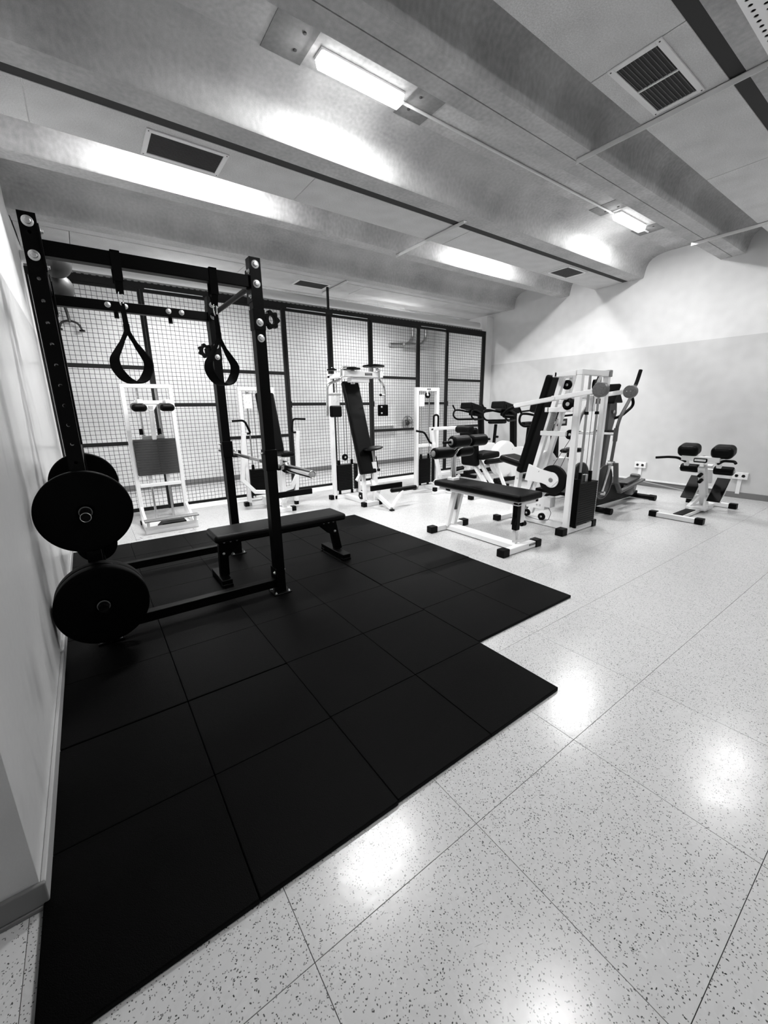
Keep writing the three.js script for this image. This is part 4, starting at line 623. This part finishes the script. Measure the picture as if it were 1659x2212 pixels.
// ------------------------------------------------------------------ elliptical trainer
{
  const t = thing('elliptical_trainer', 'dark grey elliptical trainer standing by the white wall', 'elliptical', [6.2, 0, -2.7]), c = -2.7;
  for (const x of [5.6, 6.9]) { obj('stabiliser', cyl([x, .04, c - .29], [x, .04, c + .29], .035), M.cap, t); obj('end_cap', cyl([x, .04, c + .23], [x, .04, c + .31], .042), M.cap, t); obj('end_cap', cyl([x, .04, c - .31], [x, .04, c - .23], .042), M.cap, t); }
  obj('base_beam', rbox(5.6, 6.9, .05, .12, c - .06, c + .06, .01), M.cap, t);
  obj('housing', [flat([[5.6, .1], [6.4, .1], [6.48, .2], [6.35, .29], [6.0, .31], [5.8, .4], [5.62, .44]], .16, inZ(c), .02)], M.cap, t);
  obj('drive_disc', [lathe([[0, 0], [.2, 0], [.225, .008], [.225, .03], [.2, .04], [0, .045]], [5.58, .41, c + .13], [0, 0, 1], 48)], M.darkGrey, t); obj('drive_disc', lathe([[0, 0], [.2, 0], [.225, .008], [.225, .03], [.2, .04], [0, .045]], [5.58, .41, c - .13], [0, 0, -1], 48), M.darkGrey, t); obj('disc_rim', new THREE.TorusGeometry(.215, .008, 8, 48).translate(5.58, .41, c + .172), M.midGrey, t);
  obj('rear_cover', lathe([[0, 0], [.1, 0], [.12, .02], [.12, .08], [0, .1]], [6.42, .25, c + .1], [0, 0, 1], 32), M.midGrey, t);
  obj('column', flat([[5.72, .38], [5.81, .38], [5.88, 1.0], [5.97, 1.26], [5.94, 1.4], [5.85, 1.48], [5.77, 1.48], [5.78, 1.0]], .1, inZ(c), .02), M.column, t); obj('column_cover', flat([[5.7, 1.4], [5.94, 1.4], [5.86, 1.5], [5.74, 1.52]], .24, inZ(c), .015), M.cap, t); obj('console', pad(.05, .26, .34, .02, [5.68, 1.5, c], [0, 0, -.5]), M.cap, t); obj('pivot_band', rbox(5.73, 5.93, 1.0, 1.05, c - .09, c + .09, .01), M.cap, t); obj('pivot_shaft', cyl([5.6, 1.02, c - .26], [5.6, 1.02, c + .26], .022), M.chrome, t); obj('badge', lathe([[0, 0], [.025, 0], [.02, .01], [0, .014]], [5.86, 1.28, c + .06], [0, 0, 1], 20), M.brushed, t);
  for (const s of [1, -1]) {
    const z = c + s * .25, o = s > 0 ? 0 : .06;
    obj('swing_arm', tube([[5.94, 1.61, z], [5.84, 1.44, z], [5.64, 1.22, z], [5.59, 1.09, z], [5.58, .94, z], [5.55, .67, z]], .019, .08, 12), M.midGrey, t); obj('arm_grip', tube([[6.02, 1.78, z], [5.97, 1.66, z], [5.935, 1.6, z]], .022, .05), M.blackGrip, t); obj('arm_sleeve', cyl([5.582, 1.09, z], [5.58, .93, z], .026), M.midGrey, t);
    const lk = obj('link_rod', cyl([5.545, .66, z], [5.5, .28 + o, z - s * .05], .018), M.chrome, t); obj('link_joint', [cyl([5.55, .66, z - .035], [5.55, .66, z + .035], .032), cyl([5.5, .28 + o, z - s * .08], [5.5, .28 + o, z - s * .01], .028)], M.chrome, lk);
    obj('pedal_arm', [bar([5.57, .67, z + s * .05], [5.64, .4 + o, z + s * .05], .06, .03, .01), bar([5.63, .43 + o, z + s * .05], [5.78, .27 + o, z + s * .05], .06, .03, .01), bar([5.75, .275 + o, z + s * .05], [6.42, .37 + o, z + s * .05], .06, .03, .01)], M.midGrey, t);
    obj('foot_tray', pad(.36, .035, .13, .015, [6.18, .37 + o, z - s * .03], [0, 0, .14]), M.darkGrey, t); obj('tray_end', pad(.06, .07, .13, .03, [6.35, .41 + o, z - s * .03]), M.midGrey, t);
    obj('fixed_handle', tube([[5.99, 1.6, c + s * .16], [6.05, 1.48, c + s * .17], [6.15, 1.36, c + s * .17], [5.98, 1.22, c + s * .1], [5.9, 1.18, c]], .018, .07), M.blackGrip, t);
  }
}
// ------------------------------------------------------------------ back extension bench
{
  const t = thing('back_extension_bench', 'white back extension bench with black pads by the right wall', 'bench', [6.5, 0, -1.8]), c = -1.8;
  for (const x of [5.945, 7.15]) { obj('foot_rail', rbox(x - .03, x + .03, .006, .062, c - .24, c + .24, .006), M.white, t); cap(t, x - .04, x + .04, 0, .072, c + .2, c + .285); cap(t, x - .04, x + .04, 0, .072, c - .285, c - .2); }
  obj('floor_beam', rbox(5.97, 7.12, .008, .05, c - .055, c + .055, .006), M.white, t); obj('floor_tread', rbox(6.02, 6.44, .05, .058, c - .06, c + .045, .003), M.cap, t);
  obj('post_base', [bar([6.62, .04, c - .09], [6.78, .17, c - .04], .05, .05, .006), bar([6.62, .04, c + .09], [6.78, .17, c + .04], .05, .05, .006), rbox(6.56, 6.86, .03, .06, c - .11, c + .11, .005)], M.white, t);
  obj('post', bar([6.86, .08, c], [6.56, .6, c], .08, .09, .008), M.white, t); bolt(t, [6.74, .2, c + .046], [0, 0, 1], .018);
  obj('inner_post', bar([6.58, .56, c], [6.5, .7, c], .045, .045, .004), M.chrome, t); for (const y of [.5, .42]) obj('locking_knob', cyl([6.58 - (.5 - y) * -.5, y, c], [6.5 - (.5 - y) * -.5, y - .02, c], .022), M.cap, t);
  obj('pad_carrier', [rbox(6.42, 6.54, .67, .73, c - .2, c + .2, .006), bar([6.48, .7, c - .17], [6.56, .6, c - .17], .05, .04, .005), bar([6.48, .7, c + .17], [6.56, .6, c + .17], .05, .04, .005)], M.white, t); obj('front_bumper', pad(.03, .055, .14, .014, [6.41, .685, c + .01]), M.cap, t); obj('bumper_plate', rbox(6.392, 6.395, .675, .7, c - .045, c + .07, .001), M.offWhite, t);
  for (const s of [-1, 1]) {
    obj('hip_pad', pad(.2, .15, .225, .06, [6.5, .8, c + .045 + s * .175 - .02], [0, 0, .25]), M.vinyl, t);
    obj('handle', tube([[6.5, .65, c + s * .17], [6.42, .7, c + s * .24], [6.42, .7, c + s * .34], [6.4, .68, c + s * (s < 0 ? .48 : .36)]], .016, .03), M.blackGrip, t);
    const r = obj('ankle_roller', roller([6.72, .545, c + s * .08], [6.72, .545, c + s * .28], .055), M.vinyl, t); obj('roller_cap', lathe([[0, 0], [.032, 0], [.032, .005], [0, .008]], [6.72, .545, c + s * .28], [0, 0, s], 20), M.galv, r);
    const f = obj('foot_plate', [bar([6.66, .15, c + s * .145], [6.93, .42, c + s * .145], .012, .14, .004, V(0, 0, 1))], M.cap, t); obj('plate_carrier', bar([6.68, .145, c + s * .145], [6.945, .41, c + s * .145], .018, .15, .004, V(0, 0, 1)), M.white, f);
  }
  obj('roller_axle', cyl([6.72, .545, c - .3], [6.72, .545, c + .3], .012), M.zinc, t); obj('roller_bracket', bar([6.76, .6, c + .02], [6.84, .36, c + .02], .06, .05, .005), M.white, t);
  const font = await new FontLoader().loadAsync('fonts/droid/droid_sans_bold.typeface.json');
  const e = new TextGeometry('E', { font, size: .045, depth: .001, curveSegments: 3 }); e.rotateX(-Math.PI / 2).rotateY(-Math.PI / 2).translate(6.5, .731, c - .01); obj('letter_mark', e, M.ink, t);
}

renderer.render(scene, camera);
